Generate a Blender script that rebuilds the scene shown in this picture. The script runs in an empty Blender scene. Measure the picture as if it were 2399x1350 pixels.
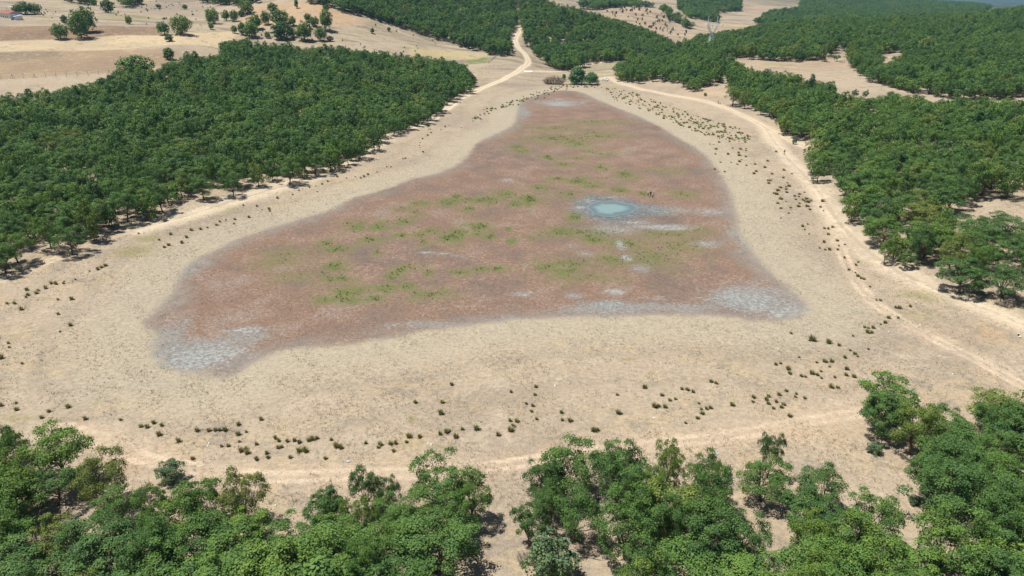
import bpy, math, random
import numpy as np

R = math.radians
rng = np.random.default_rng(7)
random.seed(7)
S = bpy.context.scene
COL = S.collection

# ------------------------------------------------------------------ camera
CAM_H, PITCH, FPX, CX, CY = 55.0, 23.4, 1651.0, 1199.5, 675.0
camd = bpy.data.cameras.new('camera')
camd.sensor_width = 36.0
camd.lens = 36.0 * FPX / 2399.0
camd.clip_start = 0.5
camd.clip_end = 30000
cam = bpy.data.objects.new('camera', camd)
COL.objects.link(cam)
cam.location = (0, 0, CAM_H)
cam.rotation_euler = (R(90 - PITCH), 0, 0)
S.camera = cam

# ------------------------------------------------------------------ sky and sun
SHADOW = np.array([0.37, -0.04, -1.0])          # the way the sunlight travels
SUN_EL = math.atan2(1.0, math.hypot(SHADOW[0], SHADOW[1]))
to_sun = -SHADOW / np.linalg.norm(SHADOW)
SUN_AZ = math.atan2(to_sun[0], to_sun[1])        # clockwise from +Y
world = bpy.data.worlds.new('World')
S.world = world
world.use_nodes = True
wn = world.node_tree
for n in list(wn.nodes):
    wn.nodes.remove(n)
sky = wn.nodes.new('ShaderNodeTexSky')
sky.sky_type = 'NISHITA'
sky.sun_disc = False
sky.sun_elevation = SUN_EL
sky.sun_rotation = SUN_AZ
sky.altitude = 600
bg = wn.nodes.new('ShaderNodeBackground')
bg.inputs['Strength'].default_value = 0.05
wo = wn.nodes.new('ShaderNodeOutputWorld')
wn.links.new(sky.outputs[0], bg.inputs['Color'])
wn.links.new(bg.outputs[0], wo.inputs['Surface'])

sund = bpy.data.lights.new('sun', 'SUN')
sund.energy = 4.7
sund.angle = R(0.53)
sund.color = (1.0, 0.955, 0.88)
sun = bpy.data.objects.new('sun', sund)
COL.objects.link(sun)
from mathutils import Vector, Matrix
sun.rotation_euler = Vector(-to_sun).to_track_quat('-Z', 'Y').to_euler()
sun.location = (0, 0, 200)

S.view_settings.view_transform = 'Standard'
S.view_settings.look = 'None'
S.view_settings.exposure = 0.5
S.view_settings.gamma = 1.0
S.view_settings.use_curve_mapping = False
S.cycles.use_denoising = True
S.cycles.max_bounces = 6
S.cycles.diffuse_bounces = 2
S.cycles.transmission_bounces = 4
S.cycles.transparent_max_bounces = 4
S.cycles.volume_bounces = 0
S.cycles.caustics_reflective = False
S.cycles.caustics_refractive = False
S.render.film_transparent = False
S.render.filter_size = 1.15

# ------------------------------------------------------------------ rays and terrain
CT, ST = math.cos(R(PITCH)), math.sin(R(PITCH))


def ray(px, py):
    px = np.asarray(px, float); py = np.asarray(py, float)
    u = (px - CX) / FPX
    v = -(py - CY) / FPX
    return np.stack([u, CT + v * ST, -ST + v * CT], -1)


def at_depth(px, py, Y):
    d = ray(px, py)
    t = Y / d[..., 1]
    return np.array([d[..., 0] * t, Y, CAM_H + d[..., 2] * t])


def at_flat(px, py, z=0.0):
    d = ray(px, py)
    t = (z - CAM_H) / d[..., 2]
    return np.array([d[..., 0] * t, d[..., 1] * t, z])


def project(x, y, z):
    zc = z - CAM_H
    dep = y * CT - zc * ST
    up = y * ST + zc * CT
    dep_s = np.where(dep > 1e-3, dep, 1e-3)
    return CX + FPX * x / dep_s, CY - FPX * up / dep_s, dep


ctrl = []
def cf(px, py, z=0.0):
    ctrl.append(at_flat(px, py, z))
def cd(px, py, Y):
    ctrl.append(at_depth(px, py, Y))
def cw(x, y, z):
    ctrl.append(np.array([x, y, z], float))

for p in [(700, 700), (1200, 450), (1300, 240), (1600, 600), (1700, 480), (480, 800), (900, 600), (1350, 350), (1500, 400), (1250, 600), (1100, 700)]:
    cf(*p, z=-0.8)
for p in [(350, 760), (1215, 250), (1720, 500), (1890, 725), (1300, 745), (650, 825), (500, 880), (420, 650), (780, 490), (1115, 340), (1350, 213), (1600, 325)]:
    cf(*p, z=-0.2)
for p in [(100, 760), (1200, 850), (2000, 760), (2000, 600), (1830, 450), (1780, 350), (1600, 270), (900, 420), (550, 520), (250, 620), (1450, 215)]:
    cf(*p, z=0.4)
for p, z in [((1200, 1050), 1.0), ((200, 1050), 1.2), ((2200, 950), 1.3), ((1200, 1330), 2.2), ((100, 1330), 2.4), ((2350, 1330), 2.6), ((600, 950), .8), ((1700, 950), .8), ((0, 700), .9), ((2390, 760), 1.4)]:
    cf(*p, z=z)
for x in (-60, 0, 60):
    cw(x, 38, 3.2)
for p, z in [((600, 440), 1.2), ((100, 620), 1.2), ((800, 385), 1.0), ((950, 305), 1.0), ((1100, 212), 1.0), ((2100, 600), 1.5), ((2390, 690), 2.0), ((1900, 360), 1.0), ((1750, 262), 1.2), ((1600, 215), 1.5), ((1180, 190), 1.0)]:
    cf(*p, z=z)
for c in [(0, 400, 200), (300, 330, 237), (700, 250, 315), (150, 183, 340), (450, 200, 345), (600, 140, 425), (900, 175, 410),
          (200, 120, 400), (200, 95, 430), (30, 45, 480), (200, 62, 465), (450, 95, 435), (450, 20, 620), (100, 0, 620), (100, -60, 820), (450, -60, 950), (-300, 45, 480), (-300, 180, 340), (-300, -60, 820),
          (320, 40, 540), (600, 60, 530), (700, 10, 575), (700, -50, 720), (850, 60, 545), (750, 90, 500), (950, 120, 500), (1100, 150, 500), (1000, 85, 560), (840, 35, 570), (1200, 158, 490),
          (1150, 118, 545), (1300, 148, 545), (1215, 75, 612), (1210, 30, 690), (1000, 20, 670), (1000, -60, 800), (800, -60, 800), (1300, 12, 705), (1400, 45, 690), (1500, 85, 660), (1560, 112, 635), (1250, -30, 790),
          (1585, 97, 800), (1450, 14, 960), (1540, 22, 960), (1640, 62, 900), (1400, 22, 940),
          (1650, 30, 1150), (1650, 0, 1270), (1720, 52, 1000), (1770, 40, 1150), (1800, 10, 1350), (1800, -25, 1700), (1500, -20, 1300),
          (1450, 150, 520), (1665, 127, 520), (1900, 160, 430), (1800, 137, 470), (2100, 202, 370), (2350, 224, 340), (2000, 117, 490),
          (2250, 150, 420), (2250, 100, 510), (2250, 62, 640), (2200, 48, 770), (2390, 25, 770), (1900, 62, 730), (1730, 78, 770), (1800, 90, 620), (2050, 52, 760),
          (1900, 32, 1200), (1900, 7, 1550), (2000, 20, 1500), (2000, -5, 2000), (2200, 25, 1500), (2250, 13, 2100), (2390, 20, 2000), (2350, 9, 4500), (2390, -10, 7000), (2000, -15, 5000), (2800, 10, 3000),
          (2300, 450, 172), (2300, 300, 243), (2000, 300, 270), (2700, 300, 240), (2700, 60, 640), (2700, 20, 770)]:
    cd(*c)
# ground the ridges hide, so that each ridge falls away behind
for px, Y, z in [(1400, 800, 10), (1500, 760, 4), (1300, 830, 22), (1450, 1080, 14), (2200, 950, 10), (2050, 950, 8), (2390, 1000, 18), (1900, 900, 8), (1720, 880, 3)]:
    cw((px - CX) / FPX * Y, Y, z)
for px in (-1300, 3700):
    for Y, z in [(40, 3), (80, 2.5), (130, 3), (200, 7), (340, 14), (480, 25), (800, 40), (1500, 45), (4000, 40)]:
        cw((px - CX) / FPX * Y, Y, z)
for px, Y, z in [(0, 1500, 75), (600, 1600, 80), (1200, 1500, 70), (0, 3500, 90), (800, 3500, 90), (1400, 3500, 60), (1700, 3500, 10)]:
    cw((px - CX) / FPX * Y, Y, z)
ctrl = np.array(ctrl)


def warp(x, y):
    y = np.maximum(y, 12.0)
    a = np.clip(np.arctan2(x, y), -1.08, 1.08)
    L = np.log(np.clip(np.hypot(x, y), 35, 9000))
    return a * 2.2, L


def kern(r2):
    return 0.5 * r2 * np.log(r2 + 1e-12)


ca, cl = warp(ctrl[:, 0], ctrl[:, 1])
n = len(ctrl)
K = kern((ca[:, None] - ca[None]) ** 2 + (cl[:, None] - cl[None]) ** 2)
wgt = 0.00004 * (ctrl[:, 1] / 100.0) ** 1.0
A = np.zeros((n + 3, n + 3))
A[:n, :n] = K + np.diag(wgt)
Pm = np.stack([np.ones(n), ca, cl], 1)
A[:n, n:] = Pm
A[n:, :n] = Pm.T
sol = np.linalg.solve(A, np.concatenate([ctrl[:, 2], [0, 0, 0]]))


def height_raw(x, y):
    x = np.asarray(x, float); y = np.asarray(y, float)
    sh = x.shape
    x = x.ravel(); y = y.ravel()
    out = np.empty(len(x))
    for i in range(0, len(x), 60000):
        a, l = warp(x[i:i + 60000], y[i:i + 60000])
        k = kern((a[:, None] - ca[None]) ** 2 + (l[:, None] - cl[None]) ** 2)
        out[i:i + 60000] = k @ sol[:n] + sol[n] + sol[n + 1] * a + sol[n + 2] * l
    # behind and under the drone the land goes on gently
    w = np.clip((y - 5) / 40.0, 0, 1)
    out = out * w + 3.0 * (1 - w)
    # small natural unevenness, in metres
    d = np.clip((y - 40) / 500.0, 0, 1)
    out += (0.10 + 1.3 * d) * (np.sin(x * .031 + 1.3 * np.sin(y * .017)) * np.sin(y * .027 + 1.1 * np.sin(x * .021 + 1)))
    out += (0.05 + 0.3 * d) * np.sin(x * .11 + np.sin(y * .07) * 2) * np.sin(y * .09 + 2 * np.sin(x * .05))
    return out.reshape(sh)


# the ground grid: fine in the basin, coarser outward
def axis_x():
    v = [0.0]
    while v[-1] < 7000:
        v.append(v[-1] + max(0.8, 0.8 + (v[-1] - 75) * 0.016))
    v = np.array(v)
    return np.concatenate([-v[:0:-1], v])


def axis_y():
    v = [55.0]
    while v[-1] < 9000:
        v.append(v[-1] + max(0.7, v[-1] * 0.0058))
    b = [55.0]
    while b[-1] > -1500:
        b.append(b[-1] - max(1.5, (55 - b[-1]) * 0.1))
    return np.concatenate([np.array(b[:0:-1]), np.array(v)])


GX, GY = axis_x(), axis_y()
XX, YY = np.meshgrid(GX, GY)
ZZ = height_raw(XX, YY)
NXg, NYg = len(GX), len(GY)
POND = at_flat(1425, 489, -0.8)
pw = np.exp(-(((XX - POND[0]) / 11.0) ** 2 + ((YY - POND[1]) / 11.0) ** 2) ** 2)
ZZ = ZZ * (1 - pw) + (-1.0) * pw


def height(x, y):
    x = np.asarray(x, float); y = np.asarray(y, float)
    i = np.clip(np.searchsorted(GX, x) - 1, 0, NXg - 2)
    j = np.clip(np.searchsorted(GY, y) - 1, 0, NYg - 2)
    fx = np.clip((x - GX[i]) / (GX[i + 1] - GX[i]), 0, 1)
    fy = np.clip((y - GY[j]) / (GY[j + 1] - GY[j]), 0, 1)
    return (ZZ[j, i] * (1 - fx) * (1 - fy) + ZZ[j, i + 1] * fx * (1 - fy) + ZZ[j + 1, i] * (1 - fx) * fy + ZZ[j + 1, i + 1] * fx * fy)


T_STEPS = np.exp(np.linspace(math.log(45), math.log(9000), 1500))


def cast(px, py, lift=0.0):
    """where the ray through this picture point meets the ground (or a surface `lift` metres above it)"""
    d = ray(px, py)
    P = T_STEPS[:, None] * d[None]
    g = CAM_H + P[:, 2] - height(P[:, 0], P[:, 1]) - lift
    k = np.argmax(g < 0)
    if g[k] >= 0:
        k = len(g) - 1
    k = max(k, 1)
    t0, t1, g0, g1 = T_STEPS[k - 1], T_STEPS[k], g[k - 1], g[k]
    t = t0 + (t1 - t0) * g0 / max(g0 - g1, 1e-9)
    x, y = d[0] * t, d[1] * t
    return np.array([x, y, float(height(x, y))])


def px_scale(p):
    """metres per picture pixel at this point"""
    return (p[1] * CT - (p[2] - CAM_H) * ST) / FPX


def wpoly(pts):
    return np.array([cast(*p)[:2] for p in pts])


def smooth_poly(pts, closed, k=4):
    pts = np.array(pts, float)
    m = len(pts)
    out = []
    rngi = range(m if closed else m - 1)
    for i in rngi:
        if closed:
            p0, p1, p2, p3 = pts[i - 1], pts[i], pts[(i + 1) % m], pts[(i + 2) % m]
        else:
            p0, p1, p2, p3 = pts[max(i - 1, 0)], pts[i], pts[i + 1], pts[min(i + 2, m - 1)]
        for s in range(k):
            t = s / k
            out.append(0.5 * ((2 * p1) + (-p0 + p2) * t + (2 * p0 - 5 * p1 + 4 * p2 - p3) * t * t + (-p0 + 3 * p1 - 3 * p2 + p3) * t ** 3))
    if not closed:
        out.append(pts[-1])
    return np.array(out)


def inside(px, py, poly):
    poly = np.asarray(poly, float)
    r = np.zeros(px.shape, bool)
    m = len(poly)
    j = m - 1
    for i in range(m):
        xi, yi = poly[i]; xj, yj = poly[j]
        c = (yi > py) != (yj > py)
        r ^= c & (px < (xj - xi) * (py - yi) / (yj - yi + 1e-12) + xi)
        j = i
    return r


def seg_dist(x, y, poly, closed):
    d = np.full(x.shape, 1e9)
    m = len(poly)
    for i in range(m if closed else m - 1):
        a = poly[i]; b = poly[(i + 1) % m]
        ab = b - a
        t = np.clip(((x - a[0]) * ab[0] + (y - a[1]) * ab[1]) / (ab @ ab + 1e-9), 0, 1)
        d = np.minimum(d, np.hypot(x - a[0] - ab[0] * t, y - a[1] - ab[1] * t))
    return d


def near(poly, m):
    lo = poly.min(0) - m; hi = poly.max(0) + m
    return (VX > lo[0]) & (VX < hi[0]) & (VY > lo[1]) & (VY < hi[1])


VX, VY, VZ = XX.ravel(), YY.ravel(), ZZ.ravel()
NV = len(VX)


def poly_sd(poly, m=70):
    """signed distance in metres, positive inside"""
    out = np.full(NV, -m, float)
    k = near(poly, m)
    d = seg_dist(VX[k], VY[k], poly, True)
    ins = inside(VX[k], VY[k], poly)
    out[k] = np.clip(np.where(ins, d, -d), -m, m)
    return out


def line_d(poly, m=12):
    out = np.full(NV, m, float)
    k = near(poly, m)
    out[k] = np.minimum(m, seg_dist(VX[k], VY[k], poly, False))
    return out


def blob(px, py, rx, ry):
    c = cast(px, py)
    ex = abs(cast(px + rx, py)[0] - c[0]) + .2
    ey = abs(cast(px, py - ry)[1] - cast(px, py + ry)[1]) / 2 + .2
    k = (np.abs(VX - c[0]) < 3 * ex) & (np.abs(VY - c[1]) < 3 * ey)
    out = np.zeros(NV)
    out[k] = np.exp(-(((VX[k] - c[0]) / ex) ** 2 + ((VY[k] - c[1]) / ey) ** 2))
    return out


def blobs(lst):
    out = np.zeros(NV)
    for b in lst:
        s = b[4] if len(b) > 4 else 1.0
        out = np.maximum(out, s * blob(*b[:4]))
    return out


LAKE_PX = [(1225, 235), (1285, 216), (1350, 214), (1400, 234), (1450, 255), (1520, 285), (1590, 325), (1648, 360), (1680, 400), (1710, 450), (1722, 500), (1735, 550), (1768, 600), (1795, 630), (1850, 680), (1893, 725), (1840, 748), (1760, 750), (1680, 737), (1560, 737), (1440, 740), (1330, 742), (1200, 750), (1100, 762), (1000, 774), (900, 792), (800, 808), (700, 815), (640, 828), (590, 850), (540, 880), (490, 880), (440, 870), (390, 860), (362, 830), (370, 790), (342, 755), (380, 715), (408, 682), (420, 650), (450, 615), (500, 590), (560, 560), (620, 540), (700, 515), (780, 490), (830, 465), (900, 445), (970, 420), (1030, 405), (1090, 375), (1115, 340), (1150, 320), (1200, 295), (1213, 265)]
LAKE_W = smooth_poly(wpoly(LAKE_PX), True, 3)
a_lake = poly_sd(LAKE_W, 40)

GREEN = [(1310, 325, 60, 10, .7), (1400, 318, 50, 8, .6), (1350, 337, 30, 7, .7), (1212, 345, 14, 4), (1283, 368, 13, 6), (1222, 354, 20, 4, .7), (1410, 393, 14, 6), (1465, 410, 20, 9), (1350, 372, 18, 4, .6), (1320, 385, 20, 5, .6), (1150, 468, 22, 9), (1240, 468, 26, 12), (1190, 455, 20, 8), (1205, 478, 14, 7), (1095, 468, 14, 5), (1125, 470, 12, 5), (1050, 473, 22, 8), (1070, 462, 14, 6), (1098, 490, 14, 7), (985, 477, 20, 5), (940, 490, 16, 5, .7), (945, 520, 15, 8), (975, 500, 16, 6, .7), (885, 530, 20, 9), (838, 532, 15, 10), (815, 525, 14, 7, .7), (1120, 530, 22, 10, 1.2), (1060, 557, 28, 12, 1.2), (1078, 545, 16, 8), (985, 550, 20, 7), (940, 552, 20, 5), (1010, 540, 18, 7, .8), (865, 562, 22, 7), (1115, 550, 10, 4), (1147, 555, 14, 6), (1190, 537, 8, 5), (1200, 565, 9, 5), (1250, 558, 9, 5), (990, 570, 9, 8), (880, 592, 10, 7), (790, 585, 24, 9), (762, 573, 16, 10, .8), (780, 625, 25, 10), (800, 655, 22, 8, .8), (765, 655, 18, 14, .7), (935, 635, 15, 10), (920, 647, 12, 10), (965, 625, 22, 6, .8), (1005, 640, 9, 9), (1080, 640, 18, 7), (1130, 630, 18, 6), (1170, 630, 20, 5), (900, 677, 26, 9), (955, 672, 14, 7), (820, 685, 30, 12), (1010, 690, 40, 9), (870, 700, 24, 6), (800, 702, 44, 8), (1345, 508, 16, 10), (1325, 545, 45, 9), (1390, 562, 22, 11), (1410, 545, 50, 8, .8), (1560, 549, 60, 7, .7), (1620, 540, 40, 6, .6), (1330, 617, 50, 10, .8), (1440, 608, 35, 14, .9), (1520, 600, 50, 22, .6), (1590, 575, 50, 16, .6), (1280, 625, 25, 6), (1330, 635, 30, 7), (1470, 572, 50, 14, .6), (1310, 420, 24, 5, .8), (1360, 425, 28, 7), (1390, 436, 18, 5), (1600, 455, 24, 7, .6), (1450, 446, 20, 5), (1510, 454, 14, 5), (1265, 440, 20, 6, .7), (1330, 455, 24, 7, .7), (1290, 300, 70, 4, .5), (1400, 285, 50, 4, .5), (1360, 650, 60, 10, .4), (660, 605, 40, 18, .4), (690, 650, 36, 10, .4), (1420, 360, 30, 4, .5), (1380, 355, 22, 4, .6), (1560, 400, 30, 6, .4)]
SALT = [(1310, 245, 40, 7, .8), (1365, 240, 25, 4, .6), (1310, 232, 14, 3, .7), (1360, 487, 18, 4, 1), (1380, 470, 14, 6, .7), (1430, 462, 30, 3, .7), (1440, 537, 60, 15, .75), (1540, 531, 80, 5, 1), (1490, 522, 50, 5, .8), (1580, 536, 60, 4, .9), (1455, 575, 10, 12, 1), (1468, 605, 12, 8, 1), (1500, 630, 24, 11, .8), (1440, 683, 22, 6, 1.1), (1430, 715, 60, 14, .75), (1345, 693, 26, 8, .8), (1222, 690, 28, 5, .9), (1750, 705, 95, 34, .8), (1820, 730, 70, 18, .75), (1700, 690, 40, 12, .6), (470, 838, 90, 34, .95), (580, 775, 36, 11, .95), (540, 825, 40, 14, .8), (420, 810, 30, 20, .6), (1000, 592, 22, 2.5, 1), (1040, 595, 24, 2.5, .9), (1080, 600, 24, 3, .6), (1190, 422, 22, 4, .8), (1660, 572, 40, 10, .75), (1660, 497, 50, 9, .8), (1580, 493, 80, 12, .6), (1190, 757, 20, 7, .7), (1375, 595, 20, 8, .7), (1340, 575, 22, 9, .5), (1530, 700, 60, 8, .5), (1640, 700, 60, 8, .5), (330, 745, 20, 8, .4), (860, 740, 50, 6, .35), (1240, 265, 14, 7, .5), (510, 700, 30, 6, .4)]
WET = [(1430, 488, 84, 28, 1.5), (1505, 492, 90, 17, 1.0), (1392, 468, 30, 12, 1.1), (1380, 492, 30, 8, .9), (1560, 497, 80, 12, .5), (1740, 705, 80, 26, .6), (1430, 715, 70, 15, .6), (470, 835, 80, 24, .5)]
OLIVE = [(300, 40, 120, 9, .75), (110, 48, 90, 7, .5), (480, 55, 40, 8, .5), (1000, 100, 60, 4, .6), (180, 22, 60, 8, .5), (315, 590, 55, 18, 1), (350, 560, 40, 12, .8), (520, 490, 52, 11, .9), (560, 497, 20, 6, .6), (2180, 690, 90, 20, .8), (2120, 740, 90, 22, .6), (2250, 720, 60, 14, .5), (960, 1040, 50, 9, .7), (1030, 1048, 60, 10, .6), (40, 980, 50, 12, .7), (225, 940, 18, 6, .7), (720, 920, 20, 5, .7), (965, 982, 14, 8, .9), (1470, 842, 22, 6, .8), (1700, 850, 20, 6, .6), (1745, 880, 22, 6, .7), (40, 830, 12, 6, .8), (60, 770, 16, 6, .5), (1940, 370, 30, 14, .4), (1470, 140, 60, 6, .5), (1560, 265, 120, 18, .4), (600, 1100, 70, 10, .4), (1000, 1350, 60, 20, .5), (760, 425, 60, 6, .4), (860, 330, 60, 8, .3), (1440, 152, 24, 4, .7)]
a_green = blobs([(b[0], b[1], b[2] * 1.2, b[3] * 1.2, *(b[4:])) for b in GREEN])
a_salt = blobs([(b[0], b[1], b[2] * 1.15, b[3] * 1.15, *(b[4:])) for b in SALT])
a_wet = blobs(WET)
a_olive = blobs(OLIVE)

ROADS = [  # picture points, half width in metres, strength
    ([(905, 317), (960, 301), (1010, 281), (1050, 252), (1080, 229), (1130, 206), (1180, 186), (1215, 166), (1237, 148), (1232, 130), (1213, 110), (1207, 92), (1215, 76), (1222, 66)], 2.3, 1.0),
    ([(905, 318), (860, 352), (795, 385), (712, 420), (630, 446), (550, 470), (450, 502), (330, 535)], 5.0, .62),
    ([(1220, 170), (1290, 168), (1350, 158), (1400, 148), (1450, 138), (1500, 134)], 2.6, .55),
    ([(1395, 188), (1425, 181), (1450, 194), (1500, 209), (1560, 221), (1620, 231), (1680, 246), (1740, 271), (1790, 297), (1840, 322), (1890, 346)], 3.2, .5),
    ([(1790, 297), (1812, 330), (1840, 365), (1880, 405), (1920, 450), (1950, 500), (1990, 548), (2060, 608), (2150, 658), (2250, 701), (2330, 732), (2399, 762), (2560, 830)], 4.2, .55),
    ([(840, 36), (900, 58), (960, 84), (1020, 102), (1080, 112), (1140, 120)], 2.0, .5),
    ([(2410, 880), (2330, 850), (2250, 805), (2200, 790)], 1.6, .35),
]
TRACKS = [
    ROADS[0][0], ROADS[3][0],
    [(905, 318), (860, 352), (795, 385), (712, 420), (630, 446), (550, 470), (450, 502), (330, 535)],
    [(2399, 905), (2300, 850), (2200, 800), (2100, 745), (2040, 700), (1995, 640), (1960, 560)],
    [(150, 1000), (250, 1035), (350, 1078), (500, 1102), (640, 1118), (800, 1112), (1000, 1108), (1180, 1090), (1320, 1068), (1500, 1045), (1700, 1022), (1880, 990), (2060, 958)],
    [(1790, 297), (1812, 330), (1840, 365), (1880, 405), (1920, 450), (1950, 500), (1990, 548), (2060, 608), (2150, 658), (2250, 701), (2330, 732), (2399, 762), (2560, 830)],
    [(1220, 166), (1290, 168), (1350, 158), (1400, 148), (1450, 138), (1500, 134)],
    [(300, 1060), (200, 1085), (60, 1140)],
    [(330, 535), (250, 560), (100, 618), (0, 658)],
]
a_road = np.zeros(NV)
ROAD_W = []
for pts, hw, st in ROADS:
    w = smooth_poly(wpoly(pts), False, 4)
    ROAD_W.append(w)
    a_road = np.maximum(a_road, st * np.clip(1.5 - line_d(w, 14) / hw, 0, 1))
a_rut = np.full(NV, 8.0)
for pts in TRACKS:
    a_rut = np.minimum(a_rut, line_d(smooth_poly(wpoly(pts), False, 4), 8))

# base colour of the dry land, field by field
zone = np.tile(np.array([0.342, 0.280, 0.206]), (NV, 1))
FIELDS = [
    ('ploughed_field', [(-500, 70), (0, 62), (200, 60), (370, 62), (385, 82), (250, 88), (130, 92), (0, 97), (-500, 110)], (.27, .185, .12)),
    ('stubble_field', [(-500, 110), (0, 98), (130, 94), (250, 85), (385, 84), (560, 72), (545, 95), (520, 113), (300, 115), (0, 122), (-500, 140)], (.56, .45, .29)),
    ('fallow_field', [(-500, 140), (0, 123), (300, 116), (420, 116), (420, 150), (280, 172), (0, 186), (-500, 210)], (.36, .265, .17)),
    ('weedy_strip', [(-500, 142), (0, 124), (140, 122), (150, 132), (60, 143), (0, 147), (-500, 160)], (.26, .20, .13)),
    ('crop_strip', [(1085, 138), (1147, 135), (1140, 148), (1095, 151)], (.17, .20, .07)),
    ('meadow', [(960, 110), (1060, 118), (1150, 128), (1120, 138), (1060, 140), (960, 128)], (.43, .36, .20)),
    ('bare_slope', [(640, 8), (760, 14), (850, 45), (860, 62), (700, 70), (560, 62), (560, 20)], (.45, .32, .20)),
    ('stony_slope', [(330, 5), (470, 5), (500, 25), (470, 40), (330, 35)], (.33, .27, .20)),
]
face_zone = np.zeros(NV, int)
FIELDS = [(a_, b_, tuple(v * .86 for v in c_)) for a_, b_, c_ in FIELDS]
for i, (nm, pts, colr) in enumerate(FIELDS):
    sd = poly_sd(wpoly(pts), 10)
    m = np.clip(sd / 3.0 + .5, 0, 1)[:, None]
    zone = zone * (1 - m) + np.array(colr) * m
    face_zone[sd > 0] = i + 3
for (px, py, rx, ry, s, c) in [(900, 70, 60, 10, .7, (.33, .26, .19)), (1000, 95, 80, 7, .5, (.34, .25, .17)), (720, 100, 80, 6, .5, (.32, .24, .18)), (1210, 150, 30, 10, .5, (.34, .28, .2)), (1650, 220, 60, 14, .8, (.52, .38, .25)), (1850, 300, 60, 16, .5, (.52, .39, .26)), (1900, 150, 160, 16, .7, (.47, .34, .22)), (1890, 470, 16, 50, .5, (.35, .29, .24)), (2000, 750, 120, 18, .35, (.38, .33, .27)), (300, 900, 200, 40, .25, (.38, .34, .28)), (2300, 780, 90, 20, .6, (.42, .30, .19)), (300, 1090, 40, 20, .7, (.47, .32, .2)), (1900, 1020, 90, 20, .5, (.46, .33, .2)), (620, 760, 1, 1, 0, (1, 1, 1)), (200, 720, 160, 40, .3, (.42, .34, .26)), (1270, 20, 30, 60, .3, (.4, .3, .2)), (1500, 50, 120, 40, .8, (.43, .32, .23)), (1700, 55, 90, 12, .7, (.48, .37, .24)), (1740, 20, 60, 14, .8, (.45, .32, .23))]:
    m = (s * blob(px, py, rx, ry))[:, None]
    zone = zone * (1 - m) + np.array(c) * .85 * m
far = np.clip((VY - 1300) / 700, 0, 1)[:, None]
zone = zone * (1 - far) + np.array([.06, .09, .055]) * far
field_stripe = np.zeros(NV)
field_stripe[(face_zone >= 3) & (face_zone <= 5)] = 1.0

# ------------------------------------------------------------------ materials
class NT:
    def __init__(self, name):
        self.m = bpy.data.materials.new(name)
        self.m.use_nodes = True
        self.t = self.m.node_tree
        for nn in list(self.t.nodes):
            self.t.nodes.remove(nn)
        self.out = self.t.nodes.new('ShaderNodeOutputMaterial')

    def n(self, typ, **kw):
        o = self.t.nodes.new('ShaderNode' + typ)
        for k, v in kw.items():
            setattr(o, k, v)
        return o

    def put(self, sock, v):
        if isinstance(v, bpy.types.NodeSocket):
            self.t.links.new(v, sock)
        elif v is not None:
            if isinstance(v, (tuple, list)) and len(v) == 3 and sock.type == 'RGBA':
                v = (*v, 1)
            sock.default_value = v

    def math(self, op, a, b=None, c=None, clamp=False):
        o = self.n('Math', operation=op, use_clamp=clamp)
        for s, v in zip(o.inputs, (a, b, c)):
            self.put(s, v)
        return o.outputs[0]

    def attr(self, name, colour=False):
        o = self.n('Attribute', attribute_name=name)
        return o.outputs['Color'] if colour else o.outputs['Fac']

    def noise(self, vec, scale, detail=4, rough=.55, dist=0):
        o = self.n('TexNoise')
        self.put(o.inputs['Vector'], vec)
        o.inputs['Scale'].default_value = scale
        o.inputs['Detail'].default_value = detail
        o.inputs['Roughness'].default_value = rough
        o.inputs['Distortion'].default_value = dist
        return o.outputs['Fac']

    def step(self, v, lo, hi):
        o = self.n('MapRange', interpolation_type='SMOOTHSTEP')
        self.put(o.inputs[0], v)
        o.inputs[1].default_value = lo
        o.inputs[2].default_value = hi
        return o.outputs[0]

    def mix(self, f, a, b, mode='MIX'):
        o = self.n('MixRGB', blend_type=mode)
        self.put(o.inputs[0], f); self.put(o.inputs[1], a); self.put(o.inputs[2], b)
        return o.outputs[0]

    def ramp(self, v, stops):
        o = self.n('ValToRGB')
        self.put(o.inputs[0], v)
        e = o.color_ramp.elements
        while len(e) > 1:
            e.remove(e[-1])
        e[0].position = stops[0][0]; e[0].color = (*stops[0][1], 1)
        for p, c in stops[1:]:
            q = e.new(p); q.color = (*c, 1)
        return o.outputs[0]

    def bsdf(self, col, rough=.9, normal=None, spec=.2, metal=0.0):
        b = self.n('BsdfPrincipled')
        self.put(b.inputs['Base Color'], col)
        self.put(b.inputs['Roughness'], rough)
        b.inputs['Specular IOR Level'].default_value = spec
        b.inputs['Metallic'].default_value = metal
        if normal is not None:
            self.put(b.inputs['Normal'], normal)
        self.t.links.new(b.outputs[0], self.out.inputs['Surface'])
        return b

    def bump(self, h, strength, dist):
        o = self.n('Bump')
        o.inputs['Strength'].default_value = strength
        o.inputs['Distance'].default_value = dist
        self.put(o.inputs['Height'], h)
        return o.outputs[0]


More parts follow.
